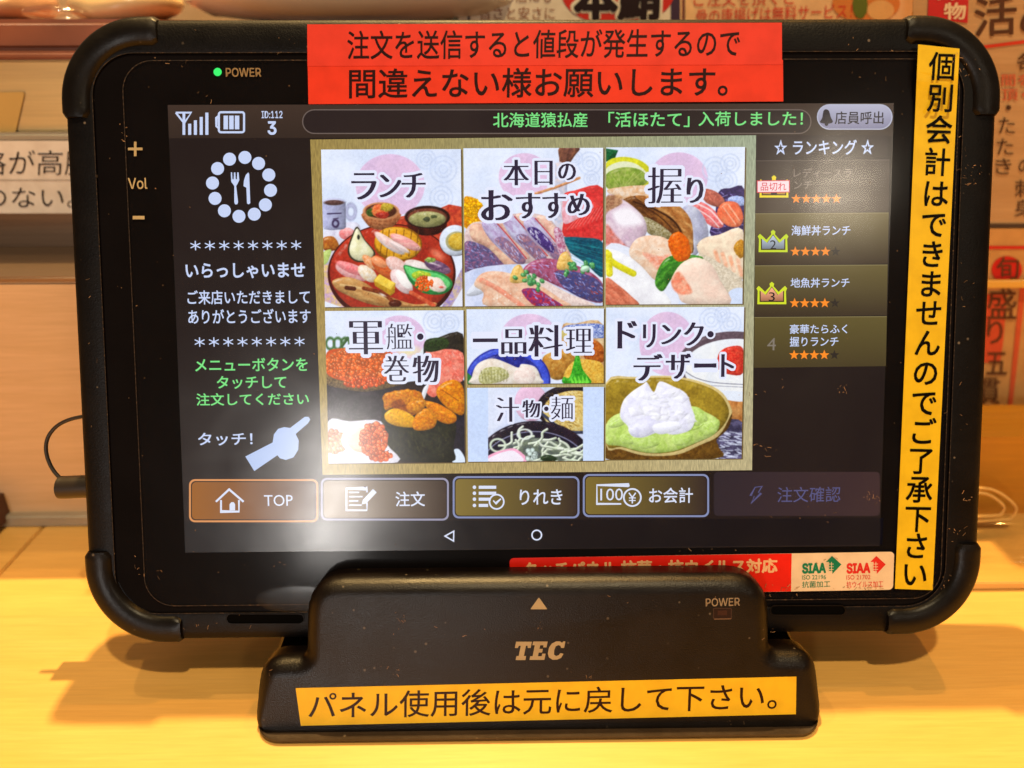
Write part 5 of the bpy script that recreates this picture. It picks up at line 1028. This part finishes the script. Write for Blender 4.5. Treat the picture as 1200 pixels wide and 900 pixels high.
def art_dessert(a):
    a.paper((370, 215, 148, 168)); a.swirl(600, 90, 60); a.swirl(700, 110, 56); a.swirl(660, 60, 40)
    # drink glass at the right
    a.poly([(630, 480), (770, 480), (770, 640), (690, 640)], (206, 150, 90), (170, 104, 50), sc=60, rim=0, hi=-.3, ang=90); a.ell(720, 330, 300, 180, (96, 78, 88), rim=.1); a.ell(730, 345, 275, 156, (240, 240, 240), (228, 232, 240), sc=80, rim=.06); a.poly([(470, 360), (560, 450), (770, 470), (770, 520), (640, 500), (520, 440)], (226, 232, 244), rim=0); a.line([(455, 355), (520, 395), (620, 420), (770, 430)], 4, (120, 120, 140)); a.line([(600, 436), (770, 444)], 3, (150, 150, 170))
    a.poly([(630, 320), (645, 260), (700, 230), (768, 240), (768, 370), (690, 376), (640, 350)], (196, 36, 30), (224, 84, 60), sc=9, rim=.2)
    a.poly([(640, 640), (768, 630), (768, 822), (640, 822)], (110, 104, 140), (50, 46, 70), sc=20, rim=0, st=3); a.streaks([(645, 690), (768, 680), (768, 822), (645, 822)], (220, 226, 246), 50, 3, 5, 40, 10, .7)
    # bowl
    a.poly([(46, 425), (200, 395), (400, 390), (560, 425), (660, 480), (710, 570), (690, 660), (630, 720), (640, 760), (620, 822), (46, 822)], (120, 84, 30), (90, 58, 20), sc=30, rim=.2)
    a.poly([(46, 420), (200, 390), (400, 386), (560, 420), (660, 474), (708, 560), (700, 600), (640, 700), (540, 750), (420, 800), (250, 805), (120, 770), (46, 750)], (214, 192, 130), rim=.1); a.poly([(46, 432), (200, 400), (400, 396), (560, 434), (650, 486), (694, 566), (676, 630), (620, 690), (520, 740), (400, 786), (260, 792), (130, 760), (46, 740)], (170, 142, 46), (138, 112, 34), sc=60, rim=.3, rw=16)
    a.poly([(46, 640), (120, 580), (300, 560), (500, 545), (560, 570), (640, 620), (620, 690), (520, 738), (400, 782), (260, 790), (120, 755), (46, 740)], (176, 206, 96), (208, 226, 140), sc=40, rim=.25, rw=14)
    for q in ([(60, 640), (130, 600), (140, 640), (80, 660)], [(500, 550), (560, 570), (580, 620), (520, 650), (490, 620)], [(540, 640), (640, 615), (630, 680), (560, 700)], [(160, 720), (260, 690), (330, 740), (240, 770)], [(400, 700), (500, 690), (480, 740), (410, 750)], [(120, 700), (160, 690), (190, 740), (130, 740)]): a.poly(q, (206, 228, 144), (176, 206, 100), sc=20, rim=.25, rw=8, alpha=.85)
    a.line([(440, 680), (520, 665), (560, 640)], 5, (120, 150, 50), alpha=.5); a.line([(500, 660), (505, 640)], 10, (120, 150, 50), alpha=.6)
    # whipped cream: stacked ruffles
    a.poly([(120, 600), (135, 520), (180, 470), (240, 430), (262, 418), (298, 470), (328, 414), (400, 440), (470, 480), (500, 560), (515, 610), (490, 670), (400, 695), (330, 680), (240, 710), (180, 700), (160, 650)], (228, 226, 246), (244, 244, 254), sc=40, rim=.12, rw=16)
    rnd = random.Random(21)
    for k in range(30):
        x, y = 320 + rnd.gauss(0, 90), 570 + rnd.gauss(0, 62); L = rnd.uniform(30, 64); an = rnd.uniform(0, 6.28); q = [(x + L * math.cos(an + t) * rnd.uniform(.7, 1), y + L * .62 * math.sin(an + t) * rnd.uniform(.7, 1)) for t in (0, 1.5, 2.9, 4.4)]
        if not (150 < x < 480 and 470 < y < 660): continue
        a.poly(q, (250, 250, 255), (232, 230, 248), sc=50, rim=.13, rw=10, smooth=False, soft=5, hi=.14, ang=120, alpha=.8)
    a.poly([(165, 660), (230, 620), (300, 615), (330, 650), (250, 705), (185, 700)], (240, 240, 252), (214, 212, 236), sc=40, rim=.15); a.poly([(300, 640), (420, 625), (440, 660), (350, 692), (300, 680)], (240, 240, 252), rim=.15)

def tile(rect, org, scale, art, seed, chars, nx):
    x0, y0, x1, y1 = rect; BL, BR, TL = bbox_pts(rect, lz(3)); W_, H_ = BR[0] - BL[0], TL[1] - BL[1]; ny = int(nx * H_ / W_)
    # drop shadow of the tile as drawn on the screen
    join_parts([([(BL[0] + .0002, BL[1] - .0003, lz(2.5)), (BR[0] + .00045, BL[1] - .0003, lz(2.5)), (BR[0] + .00045, TL[1] - .0002, lz(2.5)), (BL[0] + .0002, TL[1] - .0002, lz(2.5))], [(0, 1, 2, 3)], (104, 84, 50))], 'tile_edge', M_screen, disp)
    gx, gy = np.meshgrid(np.linspace(BL[0], BR[0], nx), np.linspace(TL[1], BL[1], ny)); co = np.column_stack([gx.ravel(), gy.ravel(), np.full(nx * ny, lz(3))])
    px, py = project(co); X, Y = (px - org[0]) * scale, (py - org[1]) * scale
    a = Art(X, Y, seed, (ny, nx)); art(a)
    # print grain and fine mottling, a little more contrast
    L_ = a.C.mean(1, keepdims=True); g_ = (fbm(X, Y, 9, 77 + seed, 3) - 0.5)[:, None]; g2_ = (fbm(X, Y, 60, 99 + seed, 3) - 0.5)[:, None]; busy = np.clip(1.25 - L_ / 215, 0.03, 1)
    a.C = L_ + (a.C - L_) * 1.03; a.C = a.C * (1 + busy * (g_ * 0.42 + g2_ * 0.15)); a.C = np.where(a.C > 0, 255 * (a.C.clip(0) / 255) ** 1.03, 0)
    C = np.clip(a.C, 0, 255).reshape(ny, nx, 3)
    K_ = C.copy(); K_[1:-1, 1:-1] = (C[1:-1, 1:-1] * 4 + C[:-2, 1:-1] + C[2:, 1:-1] + C[1:-1, :-2] + C[1:-1, 2:]) / 8; C = K_.reshape(-1, 3)
    i = np.arange(nx * ny).reshape(ny, nx); fc = np.column_stack([i[1:, :-1].ravel(), i[1:, 1:].ravel(), i[:-1, 1:].ravel(), i[:-1, :-1].ravel()])
    me = bpy.data.meshes.new('menu_picture'); me.vertices.add(nx * ny); me.vertices.foreach_set('co', co.ravel().astype('f4')); me.loops.add(fc.size); me.loops.foreach_set('vertex_index', fc.ravel().astype('i4'))
    me.polygons.add(len(fc)); me.polygons.foreach_set('loop_start', np.arange(0, fc.size, 4, dtype='i4')); me.update(calc_edges=True); me.validate()
    colour(me, C); link('menu_picture', me, M_screen, disp)
    halo, ink = [], []
    for c, bx in chars:
        b = (org[0] + bx[0] / scale, org[1] + bx[1] / scale, org[0] + bx[2] / scale, org[1] + bx[3] / scale); q = bbox_pts(b, lz(6))
        if c == '・': p = flat(circ((b[0] + b[2]) / 2, (b[1] + b[3]) / 2, (b[2] - b[0]) / 2), lz(8), (46, 36, 58)); ink.append(p); halo.append(flat(circ((b[0] + b[2]) / 2, (b[1] + b[3]) / 2, (b[2] - b[0]) / 2 + 2), lz(5), (226, 230, 250))); continue
        kana = ord(c) < 0x3100; sm_ = 0.085 if kana else {'艦': 0.03, '麺': 0.035, '理': 0.05, '握': 0.055, '料': 0.075, '巻': 0.06, '軍': 0.07, '品': 0.08}.get(c, 0.085)
        v, f, lay = glyphs(c, -0.016 if not kana else -0.008, smear=sm_); mn, mx = v.min(0), v.max(0)
        if c == '一': mn, mx = mn - [0, .0], mx + [0, .0]
        ink.append((place(v, lay, *q, lz(8), (mn, mx)), f, (46, 36, 58)))
        hv, hf, hl = glyphs(c, 0.062, smear=sm_); halo.append((place(hv, hl, *q, lz(5), (mn, mx)), hf, (226, 230, 250)))
    join_parts(halo, 'title_outline', M_screen, disp); join_parts(ink, 'title_lettering', M_screen, disp)
A1 = (375, 165); A2 = (540, 165); A3 = (700, 165); A4 = (375, 355); A5 = (540, 355); A7 = (700, 355); k6 = 900 / 195.0
tile((378.5, 175, 541, 359.5), A1, 4.5, art_lunch, 1, [('ラ', (165, 170, 300, 310)), ('ン', (312, 178, 430, 298)), ('チ', (430, 170, 558, 300))], 300)
tile((544, 173.5, 706.5, 358.5), A2, 4.5, art_today, 2, [('本', (225, 100, 360, 235)), ('日', (388, 105, 485, 232)), ('の', (512, 120, 608, 208)), ('お', (105, 260, 275, 420)), ('す', (290, 275, 420, 410)), ('す', (430, 275, 555, 408)), ('め', (562, 280, 682, 393))], 300)
tile((710, 172.5, 871.5, 356.5), A3, 4.5, art_nigiri, 3, [('握', (265, 140, 452, 330)), ('り', (470, 195, 560, 328))], 300)
tile((383, 364, 544, 542.5), A4, k6, art_gunkan, 4, [('軍', (155, 98, 340, 278)), ('艦', (360, 112, 500, 250)), ('・', (525, 165, 560, 200)), ('巻', (345, 285, 482, 425)), ('物', (500, 285, 643, 430))], 300)
tile((547.2, 362, 707.5, 449.5), A5, k6, art_dishes, 5, [('一', (65, 192, 200, 212)), ('品', (218, 142, 355, 277)), ('料', (365, 120, 552, 290)), ('理', (568, 140, 710, 270))], 300)
tile((548, 454, 707.5, 540.5), A5, k6, art_soup, 6, [('汁', (190, 510, 315, 643)), ('物', (332, 525, 430, 620)), ('・', (450, 560, 475, 585)), ('麺', (487, 507, 608, 630))], 300)
tile((710, 360, 870.5, 538), A7, 4.5, art_dessert, 7, [('ド', (105, 95, 210, 240)), ('リ', (240, 112, 308, 235)), ('ン', (336, 115, 443, 218)), ('ク', (455, 102, 562, 225)), ('・', (580, 148, 614, 182)), ('デ', (190, 270, 345, 410)), ('ザ', (360, 267, 494, 400)), ('ー', (510, 318, 628, 342)), ('ト', (652, 270, 722, 390))], 300)

bpy.data.objects.remove(_to); bpy.data.objects.remove(_lo)
